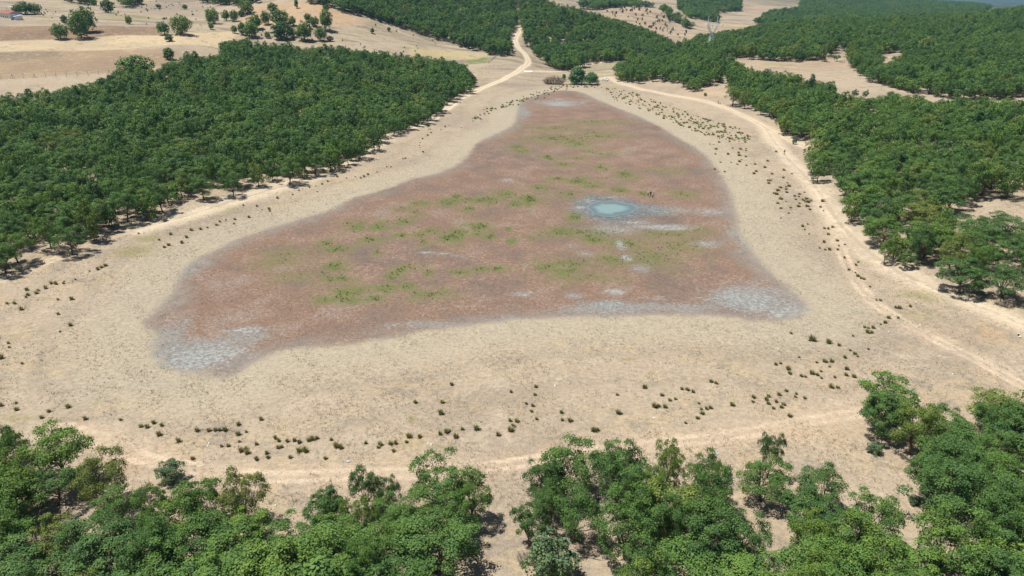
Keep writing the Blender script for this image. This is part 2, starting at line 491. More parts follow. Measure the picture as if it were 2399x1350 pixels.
def ground_material():
    g = NT('dry_ground')
    pos = g.n('NewGeometry').outputs['Position']
    n_big = g.noise(pos, .022, 3)
    n_mid = g.noise(pos, .11, 5, .6)
    n_m2 = g.noise(pos, .35, 5, .65)
    n_fine = g.noise(pos, 1.5, 5, .7)
    n_tiny = g.noise(pos, 5.0, 3, .7)
    # dry land
    land = g.attr('zone', True)
    land = g.mix(g.step(n_mid, .42, .68), land, g.mix(1, land, (1.10, 1.06, .95), 'MULTIPLY'))
    land = g.mix(g.math('MULTIPLY', g.step(n_big, .46, .62), .75), land, g.mix(1, land, (.80, .81, .86), 'MULTIPLY'))
    patch = g.step(g.math('ADD', n_m2, g.math('MULTIPLY', n_mid, .9)), .97, 1.16)
    land = g.mix(g.math('MULTIPLY', patch, .75), land, (.235, .205, .17))
    pale = g.step(g.math('SUBTRACT', n_m2, g.math('MULTIPLY', n_mid, .5)), .27, .45)
    land = g.mix(g.math('MULTIPLY', pale, .40), land, (.47, .385, .28))
    # terraces and stony bands across the slopes
    mp = g.n('Mapping'); mp.inputs['Scale'].default_value = (.016, .075, .12)
    g.put(mp.inputs['Vector'], pos)
    ter = g.noise(mp.outputs[0], 1.0, 6, .62, .8)
    land = g.mix(g.math('MULTIPLY', g.math('MULTIPLY', g.step(ter, .50, .58), g.attr('slope')), .85), land, (.195, .160, .125))
    land = g.mix(g.math('MULTIPLY', g.math('MULTIPLY', g.step(g.noise(mp.outputs[0], 1.7, 5, .6), .54, .62), g.attr('slope')), .65), land, (.235, .225, .11))
    spk = g.step(g.noise(pos, 2.6, 3, .6), .56, .68)
    land = g.mix(g.math('MULTIPLY', g.math('MULTIPLY', spk, g.step(n_m2, .35, .6)), .32), land, (.17, .145, .105))
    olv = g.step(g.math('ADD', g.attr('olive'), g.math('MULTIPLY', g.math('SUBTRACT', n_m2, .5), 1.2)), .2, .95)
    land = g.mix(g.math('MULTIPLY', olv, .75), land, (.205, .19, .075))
    stripe = g.n('TexWave', wave_type='BANDS', bands_direction='Y')
    g.put(stripe.inputs['Vector'], pos)
    stripe.inputs['Scale'].default_value = .09
    stripe.inputs['Distortion'].default_value = 6
    stripe.inputs['Detail'].default_value = 2
    stripe.inputs['Detail Scale'].default_value = .12
    sf = g.math('MULTIPLY', g.attr('stripe'), g.math('MULTIPLY', stripe.outputs['Fac'], .30))
    land = g.mix(sf, land, g.mix(1, land, (.62, .58, .55), 'MULTIPLY'))
    # roads and wheel ruts
    road = g.step(g.math('ADD', g.attr('road'), g.math('MULTIPLY', g.math('SUBTRACT', n_m2, .5), .5)), .15, .9)
    rutd = g.attr('rut')
    rr = g.math('ABSOLUTE', g.math('SUBTRACT', rutd, .85))
    rut = g.math('SUBTRACT', 1.0, g.step(g.math('ADD', rr, g.math('MULTIPLY', g.math('SUBTRACT', n_fine, .5), .5)), .15, .75))
    rut = g.math('MULTIPLY', rut, g.step(n_mid, .30, .6))
    worn = g.math('SUBTRACT', 1.0, g.step(g.math('ADD', rutd, g.math('MULTIPLY', n_m2, 5)), 2.0, 7.5))
    land = g.mix(g.math('MULTIPLY', worn, .45), land, (.44, .335, .235))
    land = g.mix(g.math('MULTIPLY', rut, .75), land, (.52, .42, .31))
    land = g.mix(g.math('MULTIPLY', road, .95), land, (.54, .455, .335))
    strip = g.math('MULTIPLY', g.math('SUBTRACT', 1.0, g.step(g.math('ADD', rutd, g.math('MULTIPLY', g.math('SUBTRACT', n_m2, .5), .9)), .15, .75)), g.step(g.attr('road'), .2, .6))
    land = g.mix(g.math('MULTIPLY', strip, .55), land, (.34, .285, .195))
    # the dried lake bed
    lk = g.math('ADD', g.attr('lake'), g.math('ADD', g.math('MULTIPLY', g.math('SUBTRACT', n_m2, .5), 5.0), g.math('MULTIPLY', g.math('SUBTRACT', n_fine, .5), 8.0)))
    m_lake = g.step(lk, -1.3, 1.0)
    m_core = g.step(g.math('ADD', lk, g.math('MULTIPLY', g.math('SUBTRACT', n_mid, .5), 16)), .3, 5.5)
    shl = g.math('SINE', g.math('ADD', g.math('MULTIPLY', lk, .62), g.math('MULTIPLY', n_mid, 9)))
    shl = g.math('MULTIPLY', g.math('MULTIPLY', g.step(shl, .3, 1.0), g.step(lk, -34, -24)), g.math('SUBTRACT', 1.0, g.step(lk, -5, -1)))
    land = g.mix(g.math('MULTIPLY', shl, .34), land, (.24, .205, .16))
    m_band = g.math('MULTIPLY', g.step(lk, -17, -5), g.step(g.math('ADD', n_mid, g.math('MULTIPLY', n_m2, .3)), .30, .62))
    land = g.mix(g.math('MULTIPLY', m_band, .72), land, (.345, .303, .225))
    bed = g.ramp(g.math('ADD', g.math('MULTIPLY', n_mid, .55), g.math('MULTIPLY', n_big, .45)), [(.36, (.140, .110, .094)), (.45, (.178, .125, .097)), (.53, (.204, .132, .094)), (.64, (.225, .172, .138))])
    bed = g.mix(g.math('MULTIPLY', g.step(n_m2, .45, .7), .35), bed, (.185, .135, .112))
    straw = g.step(g.math('ADD', g.math('MULTIPLY', n_fine, .45), g.math('MULTIPLY', n_tiny, .65)), .54, .74)
    bed = g.mix(g.math('MULTIPLY', g.math('MULTIPLY', straw, g.step(n_mid, .36, .62)), .8), bed, (.34, .285, .245))
    tint = g.step(g.math('ADD', g.attr('tint'), g.math('MULTIPLY', g.math('SUBTRACT', n_m2, .5), 1.6)), .25, 1.1)
    bed = g.mix(g.math('MULTIPLY', tint, .72), bed, (.165, .150, .075))
    rim = g.mix(g.step(n_m2, .35, .65), (.178, .152, .130), (.240, .207, .175))
    mud = g.step(g.math('ADD', g.attr('mud'), g.math('ADD', g.math('MULTIPLY', g.math('SUBTRACT', n_m2, .5), 1.3), g.math('MULTIPLY', g.math('SUBTRACT', n_fine, .5), 1.0))), .2, .8)
    bed = g.mix(g.math('MULTIPLY', g.math('SUBTRACT', 1.0, m_core), g.step(n_big, .30, .55)), bed, rim)
    bed = g.mix(g.math('MULTIPLY', mud, .9), bed, g.mix(n_fine, (.165, .158, .145), (.275, .262, .240)))
    wet = g.step(g.math('ADD', g.attr('wet'), g.math('MULTIPLY', g.math('SUBTRACT', n_m2, .5), .7)), .2, .85)
    bed = g.mix(g.math('MULTIPLY', wet, .88), bed, g.mix(g.step(n_fine, .35, .7), (.095, .118, .122), (.185, .205, .205)))
    grn = g.step(g.math('ADD', g.attr('green'), g.math('ADD', g.math('MULTIPLY', g.math('SUBTRACT', n_m2, .5), 2.4), g.math('MULTIPLY', g.math('SUBTRACT', n_fine, .5), 2.6))), .3, .95)
    grn = g.math('MULTIPLY', grn, g.step(g.attr('green'), .04, .2))
    bed = g.mix(g.math('MULTIPLY', grn, .85), bed, g.mix(n_fine, (.085, .100, .038), (.145, .172, .055)))
    bed = g.mix(g.math('MULTIPLY', g.step(g.attr('salt'), .1, 1.0), .62), bed, (.225, .225, .215))
    slt = g.math('ADD', g.attr('salt'), g.math('ADD', g.math('MULTIPLY', g.math('SUBTRACT', n_fine, .5), 2.2), g.math('MULTIPLY', g.math('SUBTRACT', n_m2, .5), 1.2)))
    slt = g.math('MULTIPLY', g.step(slt, .45, 1.15), g.step(g.attr('salt'), .03, .35))
    bed = g.mix(g.math('MULTIPLY', slt, .55), bed, (.335, .345, .33))
    col = g.mix(m_lake, land, bed)
    col = g.mix(g.attr('far'), col, g.mix(g.step(g.noise(pos, .004, 6, .7), .4, .6), (.035, .06, .04), (.07, .095, .055)))
    # clods and stems
    k = g.math('ADD', g.math('MULTIPLY', n_fine, .55), g.math('MULTIPLY', n_tiny, .45))
    tone = g.math('ADD', .52, g.math('MULTIPLY', g.step(k, .28, .72), .90))
    tw = g.math('ADD', .45, g.math('MULTIPLY', g.math('SUBTRACT', 1.0, road), .25))
    tone = g.math('ADD', g.math('MULTIPLY', tone, tw), g.math('SUBTRACT', 1.0, tw))
    mul = g.n('VectorMath', operation='SCALE')
    g.put(mul.inputs[0], col); g.put(mul.inputs['Scale'], tone)
    bmp = g.bump(k, .8, .22)
    g.bsdf(mul.outputs[0], .95, bmp, .1)
    return g.m


M_GROUND = ground_material()


def leaf_material(name, stops, dry=None):
    g = NT(name)
    oi = g.n('ObjectInfo')
    tc = g.n('TexCoord').outputs['Object']
    a = g.noise(tc, .55, 2)
    b = g.noise(tc, 3.5, 2)
    base = g.ramp(oi.outputs['Random'], stops)
    col = g.mix(g.step(a, .35, .65), g.mix(1, base, (.80, .86, .92), 'MULTIPLY'), g.mix(1, base, (1.18, 1.12, .95), 'MULTIPLY'))
    col = g.mix(g.math('MULTIPLY', g.step(b, .45, .75), .5), col, g.mix(1, col, (1.45, 1.30, 1.1), 'MULTIPLY'))
    p = g.n('BsdfPrincipled')
    g.put(p.inputs['Base Color'], col)
    p.inputs['Roughness'].default_value = .6
    p.inputs['Specular IOR Level'].default_value = .22
    tr = g.n('BsdfTranslucent')
    g.put(tr.inputs['Color'], g.mix(1, col, (1.25, 1.35, .5), 'MULTIPLY'))
    mx = g.n('MixShader')
    mx.inputs[0].default_value = .14
    g.t.links.new(p.outputs[0], mx.inputs[1])
    g.t.links.new(tr.outputs[0], mx.inputs[2])
    g.t.links.new(mx.outputs[0], g.out.inputs['Surface'])
    return g.m


M_OAK = leaf_material('oak_leaves', [(0, (.070, .140, .044)), (.25, (.082, .162, .048)), (.5, (.096, .182, .046)), (.75, (.108, .196, .048)), (.9, (.122, .208, .044)), (1, (.160, .200, .056))])
M_WILLOW = leaf_material('willow_leaves', [(0, (.10, .22, .085)), (1, (.12, .24, .09))])
M_PALE = leaf_material('grey_green_leaves', [(0, (.115, .18, .09)), (1, (.135, .20, .10))])
M_RUSH = leaf_material('rush_blades', [(0, (.32, .26, .15)), (.35, (.24, .23, .115)), (.7, (.26, .27, .12)), (1, (.36, .31, .16))])
M_REED = leaf_material('fresh_rush_blades', [(0, (.24, .34, .13)), (1, (.30, .38, .15))])
M_JUNIPER = leaf_material('juniper_leaves', [(0, (.075, .115, .055)), (1, (.10, .14, .06))])


def plain(name, c, rough=.8, var=.25, scale=3, spec=.25, metal=0.0, bump=0.0):
    g = NT(name)
    tc = g.n('TexCoord').outputs['Object']
    nz = g.noise(tc, scale, 4, .6)
    lo = tuple(v * (1 - var) for v in c); hi = tuple(min(1, v * (1 + var)) for v in c)
    g.bsdf(g.mix(g.step(nz, .3, .7), lo, hi), rough, g.bump(nz, .4, bump) if bump else None, spec, metal)
    return g.m


M_BARK = plain('oak_bark', (.13, .10, .075), .95, .4, 5, .1, 0, .03)
M_DEAD = plain('weathered_dead_wood', (.33, .30, .27), .95, .35, 4, .1, 0, .02)
M_TWIG = plain('dry_twigs', (.25, .21, .17), .95, .3, 4, .1)
M_CONC = plain('whitewashed_concrete', (.62, .58, .52), .9, .15, 4, .2)
M_WOOD = plain('grey_fence_wood', (.36, .31, .25), .95, .3, 4, .1)
M_WIRE = plain('galvanised_wire', (.35, .36, .37), .5, .1, 2, .5, .8)
M_STEEL = plain('galvanised_steel', (.74, .77, .79), .5, .08, 1, .5, .0)
M_WHITE = plain('white_paint', (.80, .80, .79), .45, .04, 2, .5)
M_PLASTER = plain('white_plaster', (.78, .77, .74), .9, .08, 2, .2)
M_TILE = plain('red_roof_tiles', (.48, .23, .19), .85, .25, 4, .2)
M_SHEET = plain('white_roof_sheet', (.74, .76, .78), .5, .06, 2, .4)
M_BLUE = plain('pale_blue_cladding', (.30, .42, .62), .6, .2, 2, .3)
M_GLASS = plain('dark_glass', (.03, .035, .04), .12, .1, 1, .5)
M_TYRE = plain('black_rubber', (.02, .02, .02), .9, .1, 3, .2)
M_RIM = plain('alloy_rim', (.5, .5, .52), .35, .1, 3, .5, .7)
M_SKIN = plain('skin', (.45, .28, .20), .6, .05, 3, .3)
M_HAIR = plain('dark_hair', (.03, .022, .018), .7, .1, 5, .3)
M_BLACK = plain('black_cloth', (.02, .02, .024), .9, .2, 5, .1)
M_NAVY = plain('navy_cloth', (.035, .04, .06), .9, .2, 5, .1)
M_CLOTHW = plain('white_cloth', (.72, .70, .70), .9, .06, 5, .1)
M_PINKW = plain('pale_pink_cloth', (.66, .55, .55), .9, .06, 5, .1)
M_DOG = plain('brown_dog_fur', (.13, .085, .055), .9, .2, 5, .1)
M_STONE = plain('pale_stone', (.36, .355, .34), .9, .2, 4, .2, 0, .02)
M_RED_LAMP = plain('red_lens', (.4, .02, .02), .2, .05, 3, .5)
M_CLEAR = plain('clear_lens', (.7, .72, .74), .1, .05, 3, .5)


def water_material():
    g = NT('milky_turquoise_water')
    pos = g.n('NewGeometry').outputs['Position']
    nz = g.noise(pos, .5, 4, .6)
    dp = g.math('ADD', g.attr('deep'), g.math('MULTIPLY', g.math('SUBTRACT', nz, .5), .28))
    col = g.mix(g.step(dp, .0, .22), g.mix(nz, (.12, .145, .145), (.22, .25, .25)), g.mix(nz, (.095, .138, .155), (.125, .170, .182)))
    col = g.mix(g.step(dp, .22, .55), col, (.19, .275, .265))
    g.bsdf(col, .3, g.bump(g.noise(pos, 3, 3), .08, .02), .25)
    return g.m


M_WATER = water_material()

# ------------------------------------------------------------------ object helpers
def mesh_np(name, verts, faces, mat=None, smooth=False):
    """faces: (n,3) or (n,4) integer array"""
    verts = np.asarray(verts, np.float32); faces = np.asarray(faces, np.int32)
    me = bpy.data.meshes.new(name)
    k = faces.shape[1]
    me.vertices.add(len(verts)); me.vertices.foreach_set('co', verts.ravel())
    me.loops.add(faces.size); me.loops.foreach_set('vertex_index', faces.ravel())
    me.polygons.add(len(faces)); me.polygons.foreach_set('loop_start', np.arange(0, faces.size, k, dtype=np.int32))
    me.polygons.foreach_set('loop_total', np.full(len(faces), k, np.int32))
    me.polygons.foreach_set('use_smooth', np.full(len(faces), smooth))
    if mat:
        me.materials.append(mat)
    me.update(calc_edges=True)
    return me


def link(name, data, parent=None, loc=None):
    o = bpy.data.objects.new(name, data)
    COL.objects.link(o)
    if parent is not None:
        o.parent = parent
    if loc is not None:
        o.location = loc
    return o


def tag(o, label=None, cat=None, group=None, kind=None):
    if label: o['label'] = label
    if cat: o['category'] = cat
    if group: o['group'] = group
    if kind: o['kind'] = kind
    return o


def thing(name, loc, rz, label, cat, group=None):
    e = link(name, None, None, loc)
    e.rotation_euler = (0, 0, rz)
    e.empty_display_size = .2
    return tag(e, label, cat, group)


class MB:
    """collects simple solids into one mesh"""
    def __init__(self):
        self.v = []; self.f = []

    def add(self, vs, fs):
        b = len(self.v)
        self.v += [tuple(map(float, p)) for p in vs]
        self.f += [tuple(b + i for i in f) for f in fs]
        return self

    def box(self, c, s, rz=0.0):
        cx, cy, cz = c; sx, sy, sz = (q / 2 for q in s)
        ca_, sa_ = math.cos(rz), math.sin(rz)
        vs = []
        for dz in (-sz, sz):
            for dx, dy in ((-sx, -sy), (sx, -sy), (sx, sy), (-sx, sy)):
                vs.append((cx + dx * ca_ - dy * sa_, cy + dx * sa_ + dy * ca_, cz + dz))
        return self.add(vs, [(3, 2, 1, 0), (4, 5, 6, 7), (0, 1, 5, 4), (1, 2, 6, 5), (2, 3, 7, 6), (3, 0, 4, 7)])

    def tube(self, pts, radii, k=6, cap=True):
        pts = [Vector(p) for p in pts]
        rings = []
        for i, p in enumerate(pts):
            d = (pts[min(i + 1, len(pts) - 1)] - pts[max(i - 1, 0)])
            d = d.normalized() if d.length > 1e-9 else Vector((0, 0, 1))
            ax = d.cross(Vector((0, 0, 1)) if abs(d.z) < .9 else Vector((1, 0, 0))).normalized()
            ay = d.cross(ax)
            rings.append([p + (ax * math.cos(2 * math.pi * j / k) + ay * math.sin(2 * math.pi * j / k)) * radii[i] for j in range(k)])
        vs = [q for r_ in rings for q in r_]
        fs = []
        for i in range(len(pts) - 1):
            for j in range(k):
                fs.append((i * k + j, i * k + (j + 1) % k, (i + 1) * k + (j + 1) % k, (i + 1) * k + j))
        if cap:
            fs.append(tuple(range(k - 1, -1, -1)))
            fs.append(tuple((len(pts) - 1) * k + j for j in range(k)))
        return self.add(vs, fs)

    def prism(self, outline, y0, y1):
        """outline in (x, z), extruded along y"""
        m = len(outline)
        vs = [(x, y0, z) for x, z in outline] + [(x, y1, z) for x, z in outline]
        fs = [tuple(range(m)), tuple(range(2 * m - 1, m - 1, -1))]
        for i in range(m):
            j = (i + 1) % m
            fs.append((j, i, m + i, m + j))
        return self.add(vs, fs)

    def mesh(self, name, mat, smooth=False):
        me = bpy.data.meshes.new(name)
        me.from_pydata(self.v, [], self.f)
        me.validate()
        if mat: me.materials.append(mat)
        if smooth:
            me.polygons.foreach_set('use_smooth', np.full(len(me.polygons), True))
        me.update()
        return me

    def build(self, name, mat, parent=None, loc=None, smooth=False):
        return link(name, self.mesh(name, mat, smooth), parent, loc)


# ------------------------------------------------------------------ the ground, split where the land changes
idx = np.arange(NV).reshape(NYg, NXg)
quads = np.stack([idx[:-1, :-1], idx[:-1, 1:], idx[1:, 1:], idx[1:, :-1]], -1).reshape(-1, 4)
vz = face_zone.copy()
vz[a_road > .45] = 2
vz[a_lake > 0] = 1
fz = vz[quads[:, 0]]
ATTRS = dict(lake=a_lake, green=a_green, salt=a_salt, wet=a_wet, olive=a_olive, road=a_road, rut=a_rut, mud=blobs([(450, 832, 130, 46), (570, 790, 70, 24, .9), (390, 790, 50, 50, .8), (1770, 700, 110, 42), (1850, 726, 70, 26), (1430, 722, 150, 16, .9), (1600, 722, 120, 14, .8), (1310, 242, 70, 8, .8), (1225, 262, 20, 16, .8), (1000, 760, 160, 9, .7), (1190, 750, 60, 10, .8), (440, 640, 30, 30, .6), (1740, 560, 30, 40, .6)]), far=far[:, 0], tint=blobs([(b[0], b[1], b[2] * 2.6, b[3] * 2.6, .9) for b in GREEN]), stripe=field_stripe, slope=np.clip((VY - 400) / 60, 0, 1) * (face_zone < 3))
ALLV = np.stack([VX, VY, VZ], 1)
NAMES = ['ground', 'lake_bed', 'dirt_road'] + [f[0] for f in FIELDS]
LABELS = ['dry tan grassland around the dried lake', 'reddish brown dried lake bed with green patches', 'pale dirt road winding past the lake'] + ['dry farmland on the slope beyond the wood'] * len(FIELDS)


def attach(me, used):
    for kk, arr in ATTRS.items():
        at_ = me.attributes.new(kk, 'FLOAT', 'POINT')
        at_.data.foreach_set('value', arr[used].astype(np.float32))
    at_ = me.attributes.new('zone', 'FLOAT_COLOR', 'POINT')
    at_.data.foreach_set('color', np.concatenate([zone[used], np.ones((len(used), 1))], 1).astype(np.float32).ravel())


for zi, nm in enumerate(NAMES):
    q = quads[fz == zi]
    if not len(q):
        continue
    used, inv = np.unique(q, return_inverse=True)
    me = mesh_np(nm, ALLV[used], inv.reshape(-1, 4), M_GROUND, True)
    attach(me, used)
    o = link(nm, me)
    tag(o, kind='structure')

# the last pool of water
pc = cast(1425, 489)
ring = []
for i in range(56):
    a = 2 * math.pi * i / 56
    r_ = 1 + .09 * math.sin(2 * a + 1) + .07 * math.sin(3 * a + 1) + .045 * math.sin(7 * a) + .03 * math.sin(13 * a + 2)
    ring.append((a, r_))
ex = abs(cast(1425 + 50, 489)[0] - pc[0]); ey = abs(cast(1425, 489 - 20)[1] - cast(1425, 489 + 19)[1]) / 2
wv, wf, deep = [(0, 0, 0)], [], [1.0]
for lev in (.33, .66, 1.0):
    for a, r_ in ring:
        wv.append((math.cos(a) * ex * r_ * lev * (1.25 if math.cos(a) > 0 else .94), math.sin(a) * ey * r_ * lev, 0)); deep.append(1 - lev)
for i in range(56):
    j = (i + 1) % 56
    wf.append((0, 1 + i, 1 + j))
    for L_ in range(2):
        a0 = 1 + L_ * 56
        wf += [(a0 + i, a0 + 56 + i, a0 + 56 + j), (a0 + i, a0 + 56 + j, a0 + j)]
wz = max(float(height(pc[0] + p[0], pc[1] + p[1])) for p in wv) + .02
me = mesh_np('water', wv, wf, M_WATER, True)
at_ = me.attributes.new('deep', 'FLOAT', 'POINT'); at_.data.foreach_set('value', np.array(deep, np.float32))
o = link('water', me, None, (pc[0], pc[1], wz)); tag(o, kind='structure')

# ------------------------------------------------------------------ trees
def unit(v):
    return v / (np.linalg.norm(v, axis=-1, keepdims=True) + 1e-9)


def leaf_quads(c, nrm, size, g):
    """bent leaf-sprig quads at points c facing nrm"""
    m = len(c)
    t = unit(np.cross(nrm, g.normal(size=(m, 3))))
    b = np.cross(nrm, t)
    s = size[:, None]
    asp = g.uniform(.55, .9, (m, 1))
    fold = g.uniform(.05, .3, (m, 1)) * s
    v = np.stack([c - t * s, c - b * s * asp - nrm * fold, c + t * s, c + b * s * asp - nrm * fold * .4], 1)
    f = np.arange(m * 4).reshape(m, 4)
    return v.reshape(-1, 3), f


def crown_mesh(name, seed, n_clump, n_leaf, leaf, rad=3.9, zc=5.1, rz=2.7, mat=None, low=-.45, lump=1.0, cone=0.0, up=.75, flat=.66):
    g = np.random.default_rng(seed)
    # sprays of foliage spread through an uneven dome
    cs, rs = [], []
    off = g.uniform(-.35, .35, 2) * rad * .3
    tries = 0
    while len(cs) < n_clump and tries < 4000:
        tries += 1
        d = unit(g.normal(size=3))
        if d[2] < low:
            continue
        r_ = g.uniform(.30, .92)
        p = d * r_ * np.array([rad, rad, rz])
        rr = g.uniform(.17, .30) * rad * lump
        if cs and np.min(np.linalg.norm((np.array(cs) - p) * np.array([1, 1, 1.25]), axis=1)) < rr * .95:
            continue
        if cone:
            k = 1 - cone * (p[2] + rz) / (2 * rz)
            p[:2] *= k; rr *= (.5 + .5 * k)
        p[:2] += off
        cs.append(p); rs.append(rr)
    cs = np.array(cs); rs = np.array(rs)
    w = rs ** 2 / np.sum(rs ** 2)
    which = g.choice(len(cs), n_leaf, p=w)
    d = unit(g.normal(size=(n_leaf, 3)) + unit(cs[which]) * .6 + np.array([0, 0, up]))
    rr = rs[which] * np.where(g.random(n_leaf) < .14, g.uniform(1.02, 1.38, n_leaf), g.uniform(.62, 1.04, n_leaf))
    pos = cs[which] + d * rr[:, None] * np.array([1, 1, flat])
    nrm = unit(d * .8 + np.array([0, 0, .3]) + g.normal(size=(n_leaf, 3)) * .5)
    pos[:, 2] += zc
    sz = leaf * g.uniform(.55, 1.25, n_leaf)
    v, f = leaf_quads(pos, nrm, sz, g)
    me = mesh_np(name, v, f, mat or M_OAK)
    return me, cs + np.array([0, 0, zc]), rs


def trunk_mesh(name, seed, tips, base_r=.19, fork=1.5, lean=.25, mat=None):
    g = random.Random(seed)
    mb = MB()
    lx, ly = g.uniform(-lean, lean), g.uniform(-lean, lean)
    top = Vector((lx * 2, ly * 2, fork * 2.0))
    mid = Vector((lx, ly, fork))
    mb.tube([(0, 0, -.4), (lx * .2, ly * .2, .25), mid, top, top + Vector((lx, ly, 1.2))], [base_r * 1.5, base_r * 1.05, base_r * .85, base_r * .6, base_r * .25], 7)
    ids = list(range(len(tips)))
    g.shuffle(ids)
    for i in ids[:11]:
        t = Vector(tips[i])
        s = mid.lerp(top, g.uniform(0, .9))
        q = s.lerp(t, .5) + Vector((g.uniform(-.25, .25), g.uniform(-.25, .25), g.uniform(-.35, .1)))
        mb.tube([s, q, t], [base_r * .42, base_r * .28, base_r * .08], 4, False)
        for _ in range(2):
            e = t + Vector((g.uniform(-.8, .8), g.uniform(-.8, .8), g.uniform(.0, .8)))
            mb.tube([q.lerp(t, .6), e], [base_r * .14, base_r * .05], 3, False)
    return mb.mesh(name, mat or M_BARK)


NEAR, MIDL = [], []
SHAPES = [(3.9, 5.0, 2.6, 26, 1.0), (4.2, 4.8, 2.4, 30, .9), (3.5, 5.3, 2.9, 24, 1.0), (4.4, 5.0, 2.5, 34, .85), (3.7, 4.7, 2.5, 22, 1.1), (3.3, 5.4, 2.8, 20, 1.05), (4.0, 5.2, 2.9, 30, .95), (3.8, 4.9, 2.4, 24, .9)]
for i, (ra, zc, rz_, nc, lu) in enumerate(SHAPES):
    cm, tips, rs = crown_mesh('crown', 100 + i, nc + 12, 10500, .098, ra, zc - .75, rz_ + .6, lump=lu, low=-.74)
    NEAR.append((cm, trunk_mesh('trunk', 200 + i, tips, .19, 1.1), ra, zc + rz_ - .15))
for i, (ra, zc, rz_, nc, lu) in enumerate(SHAPES[:6]):
    cm, tips, rs = crown_mesh('crown', 300 + i, nc + 8, 2500, .21, ra, zc - 1.35, rz_ + 1.0, lump=lu * 1.15, low=-.88, up=.5, flat=.85)
    MIDL.append((cm, trunk_mesh('trunk', 400 + i, tips[:6], .19, .9), ra, zc + rz_ - .35))
ROUND = []
for i in range(4):
    ra, zc, rz_ = [(3.6, 3.9, 3.4), (3.3, 4.2, 3.9), (3.9, 3.7, 3.2), (2.7, 4.2, 3.9)][i]
    cm, tips, rs = crown_mesh('crown', 500 + i, 60, 3000, .25, ra, zc, rz_, low=-.95, lump=1.25, up=.2, flat=.95)
    ROUND.append((cm, trunk_mesh('trunk', 520 + i, tips[:5]), ra, zc + rz_))
BUSH_M = crown_mesh('crown', 600, 40, 4200, .09, 1.5, 1.3, 1.2, mat=M_PALE, low=-.8, lump=1.25, up=.4, flat=.9)
BUSH_N = crown_mesh('crown', 601, 40, 4200, .09, 1.6, 1.6, 1.5, mat=M_PALE, low=-.95, lump=1.25, up=.3, flat=.9)


def plant_tree(kind, x, y, h, width, label, group, name='oak_tree', cat='tree', rz=None, z=None):
    """one tree: an Empty at its foot, a trunk and a crown"""
    cm, tm, ra, top = kind
    e = thing(name, (x, y, float(height(x, y)) if z is None else z), random.uniform(0, 6.28) if rz is None else rz, label, cat, group)
    sw = width / (2 * ra * 1.02)
    e.scale = (sw, sw, h / (top * 1.03))
    link('trunk', tm, e)
    link('crown', cm, e)
    return e


CAN = {}
CAN['left'] = [(-700, 700), (-700, 235), (0, 218), (70, 208), (150, 198), (225, 190), (245, 172), (275, 150), (330, 140), (355, 160), (395, 140), (425, 125), (510, 122), (525, 96), (560, 82), (600, 95), (700, 105), (760, 106), (830, 113), (900, 119), (960, 126), (1040, 136), (1090, 150), (1120, 172), (1126, 192), (1100, 210), (1060, 228), (1042, 258), (1000, 277), (960, 292), (920, 303), (908, 322), (870, 345), (840, 368), (800, 372), (755, 390), (720, 402), (660, 418), (600, 422), (560, 420), (500, 415), (450, 440), (400, 468), (392, 492), (300, 502), (240, 532), (190, 552), (120, 560), (80, 590), (40, 612), (0, 628)]
CAN['hill_left'] = [(715, -300), (715, -2), (770, 12), (840, 26), (880, 38), (950, 58), (1000, 78), (1060, 98), (1110, 110), (1150, 122), (1195, 120), (1205, 112), (1200, 95), (1198, 85), (1211, 68), (1217, 50), (1212, 30), (1219, 0), (1219, -300)]
CAN['hill_right'] = [(1222, 72), (1224, 98), (1245, 117), (1262, 138), (1290, 152), (1330, 158), (1365, 152), (1410, 137), (1460, 133), (1530, 132), (1600, 125), (1580, 97), (1540, 78), (1500, 63), (1450, 46), (1400, 33), (1350, 18), (1320, 10), (1260, -15), (1230, -300), (1215, -300), (1214, 0), (1212, 30), (1219, 55)]
CAN['right_wood'] = [(1436, 178), (1440, 150), (1480, 122), (1560, 106), (1600, 88), (1690, 88), (1700, 120), (1740, 140), (1780, 163), (1850, 168), (1900, 178), (1950, 188), (1985, 222), (2010, 225), (2100, 215), (2200, 228), (2399, 230), (3000, 230), (3000, 900), (2399, 705), (2320, 682), (2270, 665), (2200, 648), (2190, 605), (2150, 600), (2100, 605), (2060, 580), (2010, 555), (1990, 512), (1970, 482), (1960, 452), (1930, 432), (1888, 388), (1883, 352), (1900, 330), (1880, 312), (1830, 297), (1810, 272), (1765, 252), (1735, 240), (1705, 200), (1670, 186), (1640, 208), (1600, 208), (1590, 186), (1540, 182), (1500, 188), (1460, 183)]
CAN['right_hill'] = [(1700, 124), (1790, 133), (1880, 135), (1930, 136), (1975, 108), (1985, 142), (2010, 167), (2060, 188), (2130, 206), (2200, 220), (2399, 222), (3000, 228), (3000, -10), (2399, 13), (2300, 26), (2200, 33), (2000, 39), (1900, 42), (1800, 52), (1740, 66), (1690, 73), (1600, 88)]
CAN['far_a'] = [(1582, 14), (1600, -60), (1742, -60), (1738, 25), (1680, 25), (1690, 40), (1730, 57), (1715, 60), (1660, 44), (1610, 36)]
CAN['far_b'] = [(1735, 64), (1770, 42), (1805, 20), (1870, 16), (1900, -80), (2120, -80), (2230, -4), (2290, 6), (2330, 13), (2300, 30), (2200, 38), (2000, 44), (1800, 56)]
CAN['far_c'] = [(1345, 0), (1470, -6), (1560, 10), (1600, 35), (1640, 62), (1610, 62), (1560, 40), (1540, 14), (1470, 12), (1400, 18), (1360, 18)]
CAN['far_d'] = [(130, -60), (140, -8), (215, 8), (235, -60)]
CAN['far_e'] = [(260, -60), (270, 4), (320, 14), (340, -60)]
CAN['far_f'] = [(440, -60), (460, 2), (560, 6), (620, -4), (640, -60)]
